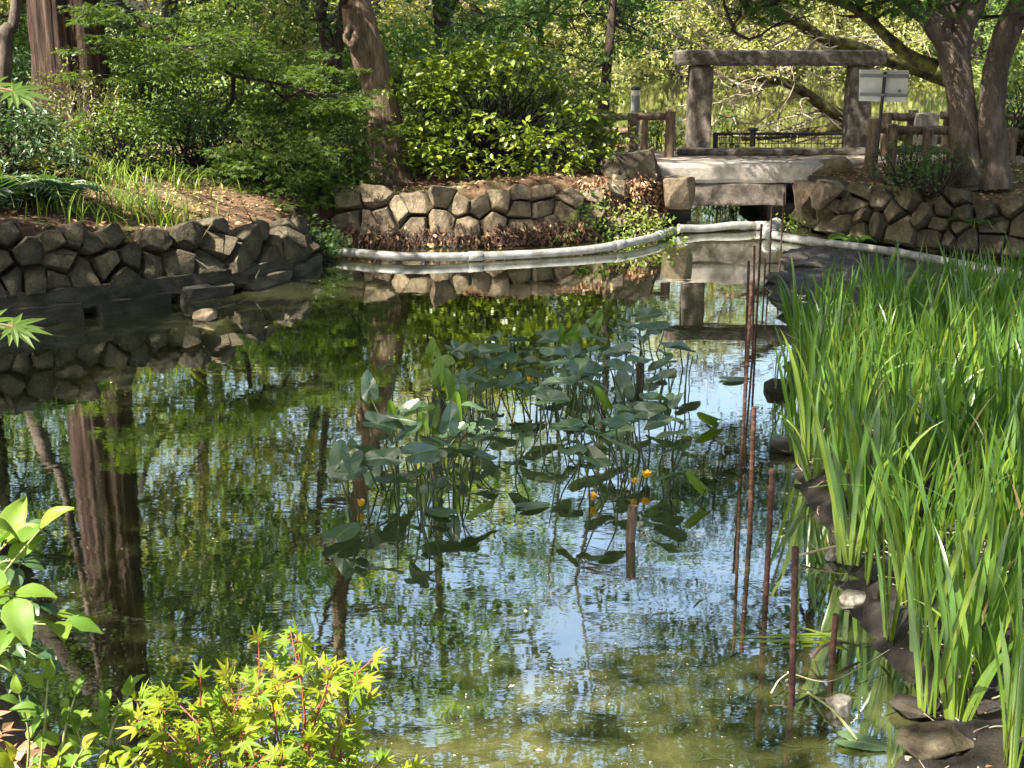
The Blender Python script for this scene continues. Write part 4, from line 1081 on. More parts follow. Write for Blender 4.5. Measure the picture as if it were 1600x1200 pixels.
sh('light green shrub right of the conifer, behind the maple bough', 285, 220, 21.5, 2.8, 1.9, 170, 24, .085, 'light_shrub', 412, tmpl=OVATE)
sh('light green shrub behind the maple, left of the dark forked tree', 425, 210, 22.5, 2.6, 1.5, 140, 24, .08, 'light_shrub', 413)
sh('dull green shrub at the foot of the conifer on its left', 30, 230, 21.0, 2.2, 1.4, 110, 24, .09, 'shrub_shade', 414)
sh('low dull shrub under the maple, right of the grass tufts', 430, 305, 17.0, 1.6, .75, 90, 22, .06, 'maple_dark', 415, tmpl=MAPLE5)
sh('small light green shrub at the foot of the pale leaning tree', 562, 250, 18.9, 1.0, .8, 50, 20, .07, 'light_shrub', 416)
sh('low seedling shrub with fresh leaves hanging over the root bank', 900, 300, 17.3, 1.0, .55, 34, 16, .07, 'light_shrub', 417, tmpl=OVATE)
sh('fern green seedling on the bank end beside the boulder', 985, 325, 17.4, .8, .35, 26, 16, .07, 'broad_c', 418)
sh('small green plant growing from the bridge corner stones', 1243, 300, 17.6, .45, .42, 16, 14, .06, 'light_shrub', 419)
sh('green seedling by the foot of the twin trunk tree', 1415, 265, 17.2, .9, .6, 40, 16, .06, 'broad_b', 420)
sh('leafy seedling on the bank edge below the sign', 1470, 285, 16.6, 1.0, .5, 36, 16, .06, 'broad_b', 421)
sh('leafy shrub by the left stone pillar, behind the log fence', 1130, 235, 22.1, 1.0, 1.5, 60, 22, .08, 'broad_b', 422, tmpl=OVATE)
sh('dark leafy shrub at the right edge beyond the twin trunks', 1590, 225, 19.5, 1.6, 1.2, 80, 24, .08, 'broad_b', 423)
sh('dark green shrub at the left edge under the edge tree', 15, 290, 15.2, 1.5, .8, 110, 24, .075, 'shrub_shade', 440)
sh('yellow green low shrub between the conifer and the grass', 190, 265, 16.8, 1.5, .8, 110, 22, .065, 'light_shrub', 441)
sh('mixed green low shrub under the maple bough', 300, 275, 17.6, 1.7, .9, 130, 22, .065, 'broad_b', 442)
sh('green shrub filling the ground left of the pale leaning tree', 500, 300, 17.3, 1.5, .85, 120, 24, .06, 'maple_dark', 443, tmpl=MAPLE5)
sh('small leafy shrub on the corner of the left stone wall', 480, 360, 15.6, .9, .45, 50, 20, .055, 'broad_b', 444, tmpl=MAPLE5)
sh('fresh green shrub left of the bush behind the leaning tree', 640, 215, 20.5, 1.6, .9, 90, 22, .08, 'light_shrub', 445)
sh('tall pale green shrub behind the maple bough top', 350, 140, 23.5, 3.0, 2.4, 170, 24, .10, 'light_shrub', 446)
sh('leafy shrub beside the conifer on its right', 215, 220, 20.5, 1.7, 1.6, 110, 24, .085, 'broad_a', 447)
sh('green leafy shrub in the gap beyond the left log fence', 1030, 225, 23.0, 1.4, 1.2, 80, 22, .08, 'light_shrub', 448)
sh('fresh hanging seedling leaves over the roots at the bank end', 1000, 318, 17.3, .9, .4, 34, 16, .06, 'light_shrub', 449, tmpl=OVATE)
az = sh('azalea with magenta flowers, far behind between maple and forked tree', 470, 130, 30.0, 2.6, 1.9, 120, 22, .09, 'broad_b', 424, name='flowering_azalea')
g = rng(425)
zz = np.array(az.location); C = zz + np.c_[g.normal(0, .6, 40), g.normal(-.7, .2, 40), g.uniform(.9, 1.8, 40)]
mesh('flowers', [clump_leaves(g, C, .12, 9, .085, LEAF)], M['pink'], az, False, zz)
# understorey behind, one prototype of each kind
us = [shrub('mid green undergrowth shrub in the wood behind the left bank', (0, 0, 0), (3.2, 2.6, 2.2), 150, 26, .13, 'broad_a', 431, group='undergrowth shrubs behind the bank', rad=.3),
      shrub('dark undergrowth shrub in the wood behind the left bank', (0, 0, 0), (3.0, 2.6, 1.9), 150, 26, .12, 'shrub_shade', 432, group='undergrowth shrubs behind the bank', rad=.28),
      shrub('pale green shrub in the wood behind the left bank', (0, 0, 0), (3.4, 2.6, 2.3), 150, 26, .15, 'broad_c', 433, group='undergrowth shrubs behind the bank', rad=.3)]
used = set()
for k, x, y, s in ((0, -9.6, 24.5, 1), (1, -7.0, 26, 1.1), (2, -4.7, 26.5, 1), (0, -2.3, 26, 1), (1, .2, 25.5, .8), (2, -12, 28, 1.2), (1, -9.5, 30, 1.3), (0, -5.5, 32, 1.3), (2, -2.5, 34, 1.2), (1, -11.5, 22.5, .9), (0, -13.5, 25, 1.1), (1, -1, 29, 1.1), (2, -15, 32, 1.3), (2, -7.5, 35, 1.3), (0, -4, 41, 1.5), (1, -9, 41, 1.5), (2, -14, 37, 1.4),
                   (2, 0, 68, 2.2), (0, 6, 69, 2.0), (2, 11, 69, 2.4), (2, 17, 69.5, 2.2), (0, 22, 69, 2.2), (2, 28, 68, 2.4), (2, -6, 63, 2.0), (0, 34, 67, 2.2), (2, 14, 70, 2), (2, 3, 69, 2), (2, 8.5, 66.5, 1.8), (2, 13, 67, 1.9), (2, 4, 66, 1.6), (2, 19, 67.5, 1.8), (2, 9, 23.4, .5), (0, 12, 25, .8), (2, 0.2, 30.5, .9),
                   (0, 9.6, 21.5, .7), (1, 12.6, 19.6, .8)):
    o = us[k] if k not in used else copy_tree(us[k]); used.add(k)
    o.location = (x, y, gz(x, y) - .05); o.scale = (s, s, s); o.rotation_euler = (0, 0, x * 3.7 + y)
    side = 'on the far pond shore' if y > 55 else ('beyond the right log fence' if x > 9 else 'in the wood behind the left bank')
    o['label'] = ('mid green', 'dark', 'pale green')[k] + ' undergrowth shrub ' + side
# bough of pale leafy branches over the far pond, left of the stone frame
g = rng(440)
pb = np.array((1.55, 23.4, gz(1.55, 23.4)))
root = thing('overhanging_tree', 'leafy tree with tangled bare twigs between the bush and the stone frame', 'tree', pb)
ch = []; C = []; tw_ = []
P = spline([pb - (0, 0, .1), pb + (.1, .1, 1.2), pb + (.2, .2, 2.6), pb + (.1, .2, 4.6), pb + (-.3, .2, 7)], 30)
ch += tube(P, np.linspace(.11, .03, 30), 10, .05, 4)
P = np.concatenate([P, spline([P[-1], P[-1] + (.3, .2, 2), P[-1] + (.5, .3, 4)], 12)[1:]])
ch += tube(P[28:], np.linspace(.034, .015, len(P) - 28), 8, .05, 5)
for k in range(112):
    q = P[int(g.uniform(7 if k <= 46 else 20, 40))]; e = q + np.array((g.normal(.9, 1.4), g.normal(.2, .9), g.normal(.2, .5)))
    if k > 46: e = q + np.array((g.uniform(1.2, 3.4), g.normal(.2, .6), g.uniform(0, .9)))
    c, Q2 = branch_to(g, q, e, .025, .005, n=9, seg=4); ch += c
    if e[2] > 2.1: C += [e, Q2[5]]
    for j in range(3):
        q2 = Q2[int(g.uniform(3, 8))]; c, _ = branch_to(g, q2, q2 + g.normal(0, .4, 3), .008, .003, wob=.12, n=7, seg=3); tw_ += c
mesh('trunk', ch, M['bark_dark'], root, True, pb); mesh('twigs', tw_, M['twig_pale'], root, False, pb)
mesh('crown', [clump_leaves(g, C, (.55, .55, .24), 70, .10, LEAF)], M['maple_top'], root, False, pb)

# ------------------------------------------------------------------ fern, grass, litter, roots
def frond(g, base, dirn, L, n=16, w=.32):
    d = unit(np.r_[dirn[:2], 0]); t = np.linspace(.06, 1, n)
    P = base + d * (L * t)[:, None] * .85 + np.c_[np.zeros(n), np.zeros(n), L * (1.15 * t - 1.05 * t ** 2)]
    side = np.cross(d, (0, 0, 1))
    pos = np.repeat(P, 2, 0); sg_ = np.tile([1, -1], n)[:, None]
    X = side * sg_ + d * .45 + (0, 0, -.1)
    s = np.repeat(L * w * np.sin(np.pi * np.clip(t * .92 + .08, 0, 1)) ** .7 + .01, 2)
    return place(LEAF, pos, X, np.tile((0, 0, 1.0), (2 * n, 1)) + g.normal(0, .15, (2 * n, 3)), s, .55), tube(P, .004, 3, cap=False)
def fern(label, px, py, Y, L, n, seed, mat='fern'):
    g = rng(seed); p = Py(px, py, Y); b = np.array((p[0], Y, gz(p[0], Y)))
    lv, st = [], []
    for k in range(n):
        a = 6.28 * k / n + g.normal(0, .2)
        f, s = frond(g, b, (math.cos(a), math.sin(a)), L * g.uniform(.75, 1.15)); lv.append(f); st += s
    root = thing('fern', label, 'fern', b)
    mesh('fronds', lv, M[mat], root, False, b); mesh('stalks', st, M['twig_green'], root, True, b)
fern('golden sunlit fern on the left bank by the edge tree', 65, 285, 15.4, .75, 12, 1)
fern('dark green fern spreading over the top of the left wall', 75, 320, 13.9, .85, 14, 2, 'shrub_shade')
fern('dark green fern at the left edge above the stone wall', 5, 325, 13.6, .8, 13, 3, 'shrub_shade')
fern('small fern drooping from the right bank by the bridge', 1335, 300, 16.9, .35, 9, 4, 'broad_a')
fern('small fern on the right bank below the twin trunks', 1530, 285, 16.2, .45, 9, 5, 'broad_b')

def blades(g, base, n, L, w, spread=.5, segs=5):
    out = []
    for k in range(n):
        a = g.uniform(0, 6.28); l = L * g.uniform(.55, 1.2); t = np.linspace(0, 1, segs + 1)
        out_ = l * spread * g.uniform(.2, 1.3)
        d = np.array((math.cos(a), math.sin(a), 0)); b = base[k]
        P = b + d * (out_ * t ** 2)[:, None] + np.c_[np.zeros(segs + 1), np.zeros(segs + 1), l * (t - .35 * t ** 2 * out_ / l)]
        sd = np.cross(d, (0, 0, 1)) * w / 2
        wd = (1 - t ** 2.2)[:, None]
        V = np.concatenate([P - sd * wd, P + sd * wd]); i = np.arange(segs)
        out.append((V, np.stack([i, i + segs + 1, i + segs + 2, i + 1], -1)))
    return out
g = rng(501)
gb = []
def grass_at(px, py, sx, sy, n):
    p = Pz(px, py, .85)
    for k in range(n):
        x, y = p[0] + g.normal(0, sx), p[1] + g.normal(0, sy)
        if sdist(NEAR_POND, np.array([x]), np.array([y]))[0] > .2: gb.append((x, y, gz(x, y)))
for a in ((240, 325, .25, .12, 90), (300, 335, .3, .12, 90), (180, 300, .25, .2, 70), (200, 345, .35, .1, 60), (330, 345, .2, .1, 40), (150, 320, .4, .2, 60), (420, 345, .4, .2, 70), (100, 330, .4, .2, 80), (270, 320, .5, .15, 130), (230, 290, .6, .25, 110)):
    grass_at(*a)
ch = blades(g, np.array(gb), len(gb), .40, .012, .95)
tag(mesh('grass', ch, M['grass'], None, False), 'sunlit grass tufts along the top of the left bank', 'grass', kind='stuff')
g = rng(502)
N = 30000
X = np.r_[g.uniform(-8, 8.5, N), g.uniform(-3, 0, 1500)]; Y = np.r_[g.uniform(12, 24.5, N), g.uniform(2.0, 4.5, 1500)]
Zt = terrain_z(X, Y); k = (Zt > .42)
pos = np.c_[X, Y, Zt + .012][k]
lv = place(LEAF, pos, np.c_[g.normal(0, 1, (len(pos), 2)), g.normal(0, .25, len(pos))], np.array((0, 0, 1)) + g.normal(0, .35, (len(pos), 3)), g.uniform(.035, .09, len(pos)))
tag(mesh('leaf_litter', [lv], M['litter'], None, False), 'dry brown leaf litter covering the banks', 'leaf litter', kind='stuff')
# roots hanging from the middle bank end
g = rng(503)
ch = []
PM, sm = arc(MID_BASE)
for k in range(620):
    i = int(g.uniform(95, 199)) if k < 360 else int(g.uniform(4, 110)); p = PM[i]; t = unit(PM[min(i + 1, 199)] - PM[max(i - 1, 0)]); nrm = np.array((-t[1], t[0]))
    z0 = g.uniform(.35, .72) if k < 360 else g.uniform(.10, .3); a = np.array((*(p + nrm * ((.24 + .1 * z0) if k < 360 else .02)), z0)); l = g.uniform(.15, .5)
    e = a + np.array((*(-nrm * g.uniform(.02, .2) + t * g.normal(0, .1)), -min(l, z0 - .02)))
    c, _ = branch_to(g, a, e, g.uniform(.004, .012), .003, wob=.12, n=7, seg=4); ch += c
rt = tag(mesh('hanging_roots', ch, M['root'], None, True), 'tangle of reddish hanging roots and dead fronds over the middle bank end', 'roots', kind='stuff')
lc = []
for k in range(520):
    i = int(g.uniform(108, 199)) if k < 430 else int(g.uniform(4, 108)); p = PM[i]; t = unit(PM[min(i + 1, 199)] - PM[max(i - 1, 0)]); nrm = np.array((-t[1], t[0]))
    z0 = g.uniform(.08, .7) if k < 430 else g.uniform(.03, .2); lc.append((*(p + nrm * ((.20 if k < 430 else .0) + .15 * z0 + g.uniform(-.05, .05))), z0))
lc = np.array(lc)
tag(mesh('dead_fronds', [clump_leaves(g, lc, (.12, .1, .12), 11, .075, LEAF, .3, .2, .9, droop=1.0)], M['litter'], None, False), 'brown dead fronds and litter clinging to the middle bank end', 'dead fronds', kind='stuff')
bankroots = []
for k in range(12):
    i = int(g.uniform(100, 190)); a = np.array((*PM[i], .7))
# bank core of the root slope so that it is solid soil
# floating flecks and weeds
g = rng(504)
pts = []
while len(pts) < 800:
    px, py = g.uniform(-50, 1250), 395 + 800 * g.uniform() ** 1.3
    p = Pz(px, py, .004)
    if sdist(NEAR_POND, p[None, 0], p[None, 1])[0] < -.15: pts.append(p)
pos = np.array(pts)
lv = place(LEAF, pos, np.c_[g.normal(0, 1, (len(pos), 2)), np.zeros(len(pos))], np.tile((0, 0, 1.0), (len(pos), 1)), g.uniform(.005, .020, len(pos)) * (1 + 1.2 * (g.uniform(0, 1, len(pos)) < .06)))
lv[0][:, 2] = .004 + (lv[0][:, 2] - .004) * .1
tag(mesh('floating_flecks', [lv], M['scum'], None, False), 'pale flecks of leaf and scum floating on the pond', 'floating flecks', kind='stuff')

g = rng(505)
out = []
for k in range(130):
    px, py = g.uniform(1060, 1440), g.uniform(900, 1210)
    p = Pz(px, py, .003)
    if sdist(NEAR_POND, p[None, 0], p[None, 1])[0] > -.1: continue
    a = g.normal(.2, .7); l = g.uniform(.04, .22); d = np.array((math.cos(a), math.sin(a), 0)) * l; sd = np.array((-d[1], d[0], 0)) / l * g.uniform(.001, .005)
    P = spline([p, p + d * .5 + np.r_[g.normal(0, .015, 2), 0], p + d], 6); P[:, 2] = .003 + .0006 * (k % 5); w_ = np.array([.3, .9, 1, .8, .5, .1])[:, None]
    i = np.arange(5); out.append((np.concatenate([P - sd * w_, P + sd * w_]), np.stack([i, i + 6, i + 7, i + 1], -1)))
tag(mesh('pond_algae', out, M['weed'], None, False), 'dull green strands of algae at the water surface in the lower right', 'algae', kind='stuff')

# ------------------------------------------------------------------ irises
def iris_proto(seed, n, L):
    g = rng(seed); out = []
    fan = g.uniform(0, 3.14); fd = np.array((math.cos(fan), math.sin(fan), 0))
    segs = 9; t = np.linspace(0, 1, segs + 1)
    for k in range(n):
        f = (k - (n - 1) / 2) / max(n - 1, 1) * 2
        l = L * (1 - .25 * abs(f)) * g.uniform(.8, 1.1)
        tilt = f * .16 + g.normal(0, .05)
        side = g.normal(0, .07)
        ax = unit(np.array((fd[0] * tilt - fd[1] * side, fd[1] * tilt + fd[0] * side, 1)))
        bend = l * (.03 + abs(g.normal(0, .09)) + (.4 if g.uniform() < .07 else 0))
        bd = unit(fd * np.sign(f + 1e-3) + np.array((-fd[1], fd[0], 0)) * g.normal(0, .6))
        b = fd * f * .035 + np.r_[g.normal(0, .008, 2), 0]
        P = b + ax * (l * t)[:, None] + bd * (bend * t ** 2.6)[:, None] + np.c_[np.zeros(10), np.zeros(10), -.8 * bend * t ** 3.2]
        w = g.uniform(.015, .031)
        wd = w * np.minimum(1, 1.25 * (1 - t ** 3.2))[:, None] * (.75 + .25 * np.minimum(1, t * 3))[:, None]
        sd = unit(fd * .85 + g.normal(0, .35, 3) * np.array((1, 1, 0)))
        tw_ = np.cross(ax, sd)
        V = np.concatenate([P - sd * wd / 2, P + tw_ * wd * .12, P + sd * wd / 2]); i = np.arange(segs); m = segs + 1
        out.append((V, np.concatenate([np.stack([i, i + m, i + m + 1, i + 1], -1), np.stack([i + m, i + 2 * m, i + 2 * m + 1, i + m + 1], -1)])))
    return out
GI = 'iris plants on the mud bed'
ips = [mesh('iris_plant', iris_proto(600 + k, n, L), M['iris'], None, True) for k, (n, L) in enumerate(((9, 1.02), (8, 1.1), (10, .95), (7, 1.15), (9, 1.05), (8, .9)))]
g = rng(610)
ipos = []
edge = np.array(MUD)
tries = 0
while len(ipos) < 296 and tries < 60000:
    tries += 1
    x, y = g.uniform(1.3, 5.6), g.uniform(4.3, 14.2)
    sdm = -sdist(MUD, np.array([x]), np.array([y]))[0]
    if sdm < .03: continue
    pxx = 800 + F * x / (y * cp + 2.7 * sp)
    if pxx > 1690: continue
    if y > (12.6 if x > 3.35 else 11.2): continue
    if y < 4.75 and x < 1.75: continue
    if any((x - a) ** 2 + (y - b) ** 2 < .125 ** 2 for a, b in ipos): continue
    ipos.append((x, y))
ipos += [tuple(Pz(1212, 606, .05)[:2]), tuple(Pz(1226, 610, .05)[:2]), tuple(Pz(1236, 704, .05)[:2])]
for k, (x, y) in enumerate(ipos):
    j = k % 6
    o = ips[j] if k < 6 else ips[j].copy()
    if k >= 6: COL.objects.link(o)
    outlier = k >= len(ipos) - 3
    o.location = (x, y, .05); o.rotation_euler = (g.normal(0, .03), g.normal(-.02, .03), g.uniform(0, 6.28))
    s = g.uniform(.82, 1.1) * (1 - .22 * sstep(8, 14, y)) * (.55 if outlier else 1); o.scale = (s * 1.1, s * 1.1, s)
    tag(o, 'upright green iris plant with long sword leaves in the dense mud bed', 'iris', GI)
    if outlier:
        o['label'] = 'small pale green iris tuft on a mud clod beside the long rusty rod' if k < len(ipos) - 1 else 'small iris tuft fanning from the clod at the left edge of the bed'
g = rng(611)
pos = []
while len(pos) < 2100:
    x, y = g.uniform(1.2, 4.5), g.uniform(4.0, 9)
    if -sdist(MUD, np.array([x]), np.array([y]))[0] > .0 and mud_z(x, y) > .005: pos.append((x, y, mud_z(x, y) + .008))
pos = np.array(pos)
ch = []
for p in pos[:800]:
    d = np.r_[g.normal(0, 1, 2), g.normal(.05, .1)]; d = unit(d) * g.uniform(.05, .2)
    ch += tube(spline([p, p + d * .5 + g.normal(0, .012, 3), p + d], 6), g.uniform(.0015, .004), 4, cap=False)
tag(mesh('dead_stalks', ch, M['twig_pale'], None, False), 'bleached dead stalks and bits strewn on the mud', 'dead stalks', kind='stuff')
tag(mesh('mud_litter', [place(LEAF, pos[800:], np.c_[g.normal(0, 1, (1300, 2)), np.zeros(1300)], np.array((0, 0, 1)) + g.normal(0, .3, (1300, 3)), g.uniform(.012, .04, 1300))], M['litter'], None, False), 'dead leaf scraps on the dark mud', 'leaf scraps', kind='stuff')
def twig_thing(label, pts, r, z=.03, mat='twig_pale', side=()):
    P = spline([Pz(x, y, z + dz) for x, y, dz in pts], 24)
    ch = tube(P, np.linspace(r, r * .5, 24), 6, .08, 2)
    for a, (x, y, dz) in side:
        ch += tube(spline([P[a], Pz(x, y, z + dz)], 8), np.linspace(r * .6, r * .3, 8), 5, .08, 3)
    return tag(mesh('dead_twig', ch, M[mat], None, True), label, 'twig')
twig_thing('bleached bare forked twig at the water edge above the angular white rock', [(1250, 868, 0), (1285, 858, .03), (1320, 852, .05), (1345, 858, .02)], .008, side=((10, (1292, 835, .05)), (14, (1330, 838, .04)), (6, (1268, 850, .06))))
twig_thing('curled brown root twig around the rusty stub', [(1268, 1028, 0), (1285, 1010, .05), (1310, 1003, .05), (1345, 1010, .01)], .010, mat='log', side=((8, (1275, 1015, .0)), (14, (1330, 1020, .0))))
twig_thing('thin pale curved twig rising from the water left of the nearest rod', [(1205, 1083, 0), (1218, 1062, .03), (1240, 1046, .06)], .004)
twig_thing('thin dry stalk crossing the water below the stub', [(1230, 1050, 0), (1290, 1065, .01), (1340, 1045, .01), (1390, 1015, .03)], .003)
# fallen blades floating by the nearest rod
g = rng(612)
out = []
for k, (x0, y0, x1, y1) in enumerate(((1290, 994, 1130, 996), (1270, 999, 1150, 1003), (1300, 990, 1200, 992), (1320, 1000, 1235, 975))):
    a, b = Pz(x0, y0, .012 + .004 * k), Pz(x1, y1, .012 + .004 * k); t = np.linspace(0, 1, 9)[:, None]
    P = a * (1 - t) + b * t; sd = unit(np.cross(b - a, (0, 0, 1))) * .011 * (1 - t ** 3)
    i = np.arange(8); out.append((np.concatenate([P - sd, P + sd]), np.stack([i, i + 9, i + 10, i + 1], -1)))
tag(mesh('fallen_iris_blades', out, M['iris'], None, False), 'fallen iris blades lying flat on the water behind the nearest rod', 'iris leaves')

# ------------------------------------------------------------------ spatterdock
def pad_template(n=18, cup=.10, wave=.03, roll=0.0, seed=0):
    """heart shaped leaf: x from the notch to the tip"""
    g = rng(seed)
    a = np.linspace(-np.pi, np.pi, 2 * n + 1)[:-1]
    rows = [0.0, .35, .7, 1.0]
    V, Fc = [], []
    def outline(t):
        # t: angle, tip at 0, notch at +-pi
        x = .5 * math.cos(t) + .06 * math.cos(2 * t); y = .27 * math.sin(t) * (1 + .16 * math.cos(t + math.pi))
        r = 1 - .62 * math.exp(-((abs(t) - math.pi) / .20) ** 2)
        return x * r, y * r
    m = len(a)
    ph = g.uniform(0, 6, 2)
    for f in rows:
        for t in a:
            x, y = outline(t); x *= f; y *= f
            z = cup * abs(y) * 1.6 - .22 * max(0, x) ** 2 * 1.2 + wave * f * math.sin(3 * t + ph[0]) + .02 * f * math.sin(5 * t + ph[1])
            if roll:
                th = y / .33 * roll; rr_ = .33 / roll
                y, z = rr_ * math.sin(th), z * .4 + rr_ * (1 - math.cos(th))
            V.append((x, y, z))
    for k in range(len(rows) - 1):
        for i in range(m):
            j = (i + 1) % m
            Fc.append((k * m + i, k * m + j, (k + 1) * m + j, (k + 1) * m + i))
    return np.array(V), np.array(Fc)
PADS = [pad_template(14, .12, .035, 0, 1), pad_template(14, .25, .05, 0, 2), pad_template(14, .05, .06, 0, 3), pad_template(14, .4, .03, 0, 4)]
ROLL = pad_template(14, .1, .02, 2.3, 5)
def C4(x, y): return 480 + x * .4125, 460 + y * .4125
CL = {
 'a': ('broad clump of grey green pond lily leaves at the back left of the bed', 'n',
   [(690,172),(600,215),(700,212),(800,178),(840,212),(735,300),(610,300),(690,265),(560,205),(300,265),(235,355,'u'),(590,360),(700,352),(640,430),(655,330),(760,240),(520,330,'g'),(650,235)],
   [(480,215,'G'),(515,265,'g'),(500,300,'G'),(535,350,'R'),(590,405,'R')]),
 'b': ('crowded clump of pond lily leaves at the back centre of the bed', 'n',
   [(910,145),(1035,135),(930,230),(940,262),(1010,250),(1005,295),(1080,297),(1090,165),(1100,210),(840,362),(920,400),(880,380),(1000,205),(870,260),(1060,250),(780,330),(960,330)],
   [(955,160,'R'),(1010,150,'G'),(1095,100,'G')]),
 'c': ('clump of pond lily leaves at the back right, by the rusty rods', 'n',
   [(1290,80,'s'),(1220,115),(1310,130),(1440,155),(1190,145),(1180,215),(1250,205),(1370,190),(1360,225),(1350,260),(1180,285),(1350,315),(1270,165),(1260,250),(1420,210),(1140,250),(1200,350,'u'),(1100,350)], []),
 'd': ('clump of pond lily leaves at the right front with two yellow flowers', 'f',
   [(1390,395),(1310,400),(1190,440),(1220,465),(1330,482),(1030,482),(965,500),(1100,530),(1180,520),(1170,562),(1005,590),(1085,620),(1390,530),(1395,590),(1370,690),(1260,420),(1290,440),(1150,490)],
   [(1120,405,'R'),(1530,470,'R'),(1490,715,'R')]),
 'e': ('clump of pond lily leaves at the left front with an upright rolled leaf', 'f',
   [(385,435),(340,470),(265,490),(385,515),(540,480,'u'),(680,495),(680,540),(820,540),(490,565),(480,615),(600,600),(150,575),(125,640,'u'),(170,680),(290,620),(325,715),(490,725),(560,520),(420,600),(230,600),(640,610),(430,680)],
   [(325,460,'R'),(440,490,'G'),(570,440,'R')]),
}
g = rng(701)
for key, (lab, dep, lv, yv) in CL.items():
    allp = [(*q, '') if len(q) == 2 else q for q in lv] + yv
    cx = np.mean([q[0] for q in allp]); cyy = np.mean([q[1] for q in allp])
    for q in [q for q in allp if q[2] == '']:
        if g.uniform() < .28: allp.append((q[0] + g.normal(0, 45), q[1] + g.normal(12, 26), ''))
    b0 = Pz(*C4(cx, cyy + 190), 0)
    root = thing('pond_lily_plant', lab, 'water plant', b0)
    for q in allp:
        x, y, ty = q
        drop = g.uniform(110, 200) if dep == 'n' else g.uniform(130, 240)
        if ty == 'R' and x > 1450: drop = 40
        if y > 680: drop = 95
        bx = x + (cx - x) * g.uniform(.05, .3) + g.normal(0, 14)
        bb = Pz(*C4(bx, y + drop), -.03)
        pp = Py(*C4(x, y), bb[1] + g.uniform(-.12, .12))
        if pp[2] < .05: pp[2] = .05
        size = (.21 if dep == 'n' else .20) * g.uniform(.85, 1.15)
        # the leaf
        a = g.choice([g.normal(0, .5), g.normal(3.14, .5), g.uniform(0, 6.28)])
        X = np.array((math.cos(a), math.sin(a), g.normal(-.10, .16))); N = np.array((g.normal(0, .30), g.normal(-.1, .34), 1))
        tm = PADS[int(g.integers(4))]; mt = 'pond_leaf'
        if ty == 'G': X = np.array((g.normal(0, .25), g.normal(0, .2), 1)); N = np.array((g.normal(0, .5), -1, 0.1)); mt = 'pond_leaf_young'; size *= .9
        if ty == 'g': N = np.array((.3, -.6, .7)); mt = 'pond_leaf_young'
        if ty == 'R': X = np.array((g.normal(-.25, .2), g.normal(0, .2), 1 if x < 1450 else .25)); N = np.array((g.normal(0, .5), -1, 0.1)); tm = ROLL; mt = 'pond_leaf_young'; size *= .95
        if ty == 'u': X = np.array((g.normal(0, .3), .2, 1)); N = np.array((g.normal(0, .4), -.8, .3))
        if ty == 's': X = np.array((.95, -.1, .2)); N = np.array((-.2, -.75, .6))
        X = unit(X)
        o = mesh('leaf', [place(tm, pp[None], X[None], N[None], size * 1.14)], M[mt], root, True, b0)
        o.data.attributes.new('leafuv', 'FLOAT_VECTOR', 'POINT').data.foreach_set('vector', np.asarray(tm[0], np.float32).ravel())
        at_ = pp - X * size * .3
        P = spline([bb, bb * .5 + at_ * .5 + np.r_[g.normal(0, .02, 2), .02], at_], 10)
        mesh('stalk', tube(P, np.linspace(.0065, .004, 10), 6, cap=False), M['pond_stem'], o, True, b0)
    # extra bare stalks standing in the clump
    ch = []
    for k in range(9):
        bx, by = cx + g.normal(0, 130), cyy + g.uniform(120, 230)
        bb = Pz(*C4(bx, by), -.03); e = bb + (g.normal(0, .05), g.normal(0, .05), g.uniform(.16, .34))
        mesh('bare_stalk', tube(spline([bb, bb * .5 + e * .5 + np.r_[g.normal(0, .015, 2), 0], e], 8), .005, 5), M['pond_stem'], root, True, b0)
def flower(label, x, y, r=.026, h=None):
    px, py = C4(x, y)
    b = Pz(px, py + (8 if h is None else h), 0); pp = Py(px, py, b[1]); pp[2] = max(pp[2], .02)
    g = rng(int(x))
    root = thing('pond_lily_flower', label, 'flower', b)
    off = np.array(b)
    a = np.linspace(0, 6.28, 6)[:-1]
    pos = pp + np.c_[np.cos(a) * .004, np.sin(a) * .004, np.zeros(5) - r * .4]
    cupv = (OVATE[0] * np.array((1, 1.7, 1)) + np.c_[np.zeros(11), np.zeros(11), OVATE[0][:, 0] ** 2 * .5], OVATE[1])
    mesh('petals', [place(cupv, pos, np.c_[np.cos(a), np.sin(a), np.full(5, .75)], np.c_[-np.cos(a), -np.sin(a), np.full(5, .9)], r * 1.7)], M['yellow'], root, True, off)
    mesh('centre', tube([pp - (0, 0, r * .3), pp + (0, 0, r * .5), pp + (0, 0, r * .65)], [r * .45, r * .5, r * .2], 10), M['yellow'], root, True, off)
    mesh('stalk', tube([b - (0, 0, .1), pp - (0, 0, r * .3)], .005, 6), M['pond_stem'], root, True, off)
flower('yellow pond lily flower at the far left front of the leaves', 203, 795)
flower('yellow pond lily flower deep among the back leaves', 845, 325, .026, 40)
flower('small yellow pond lily bud, lower left of the open pair by the right clump', 1240, 710, .02, 14)
flower('yellow pond lily flower, right one of the pair by the right clump', 1285, 687, .028, 18)
flower('yellow pond lily flower lowest, floating in front of the right clump', 1080, 772, .028)
def floater(label, px, py, size, ang, mat='pond_leaf', z=.015, seed=1, stalk=None):
    p = Pz(px, py, z); tm = (PADS[2][0] * np.array((1, 1.15, .25)), PADS[2][1])
    o = thing('floating_leaf', label, 'leaf', p)
    X = np.array([(math.cos(ang), math.sin(ang), 0)])
    bl = mesh('blade', [place(tm, p[None], X, np.array([(0, 0, 1.0)]), size)], M[mat], o, True, p)
    bl.data.attributes.new('leafuv', 'FLOAT_VECTOR', 'POINT').data.foreach_set('vector', np.asarray(tm[0], np.float32).ravel())
    if stalk:
        e = Pz(*stalk, .0); mesh('stalk', tube(spline([p + (0, 0, .005), (p + e) / 2 + (0, 0, .03), e], 10), .006, 6), M['twig_green'], o, True, p)
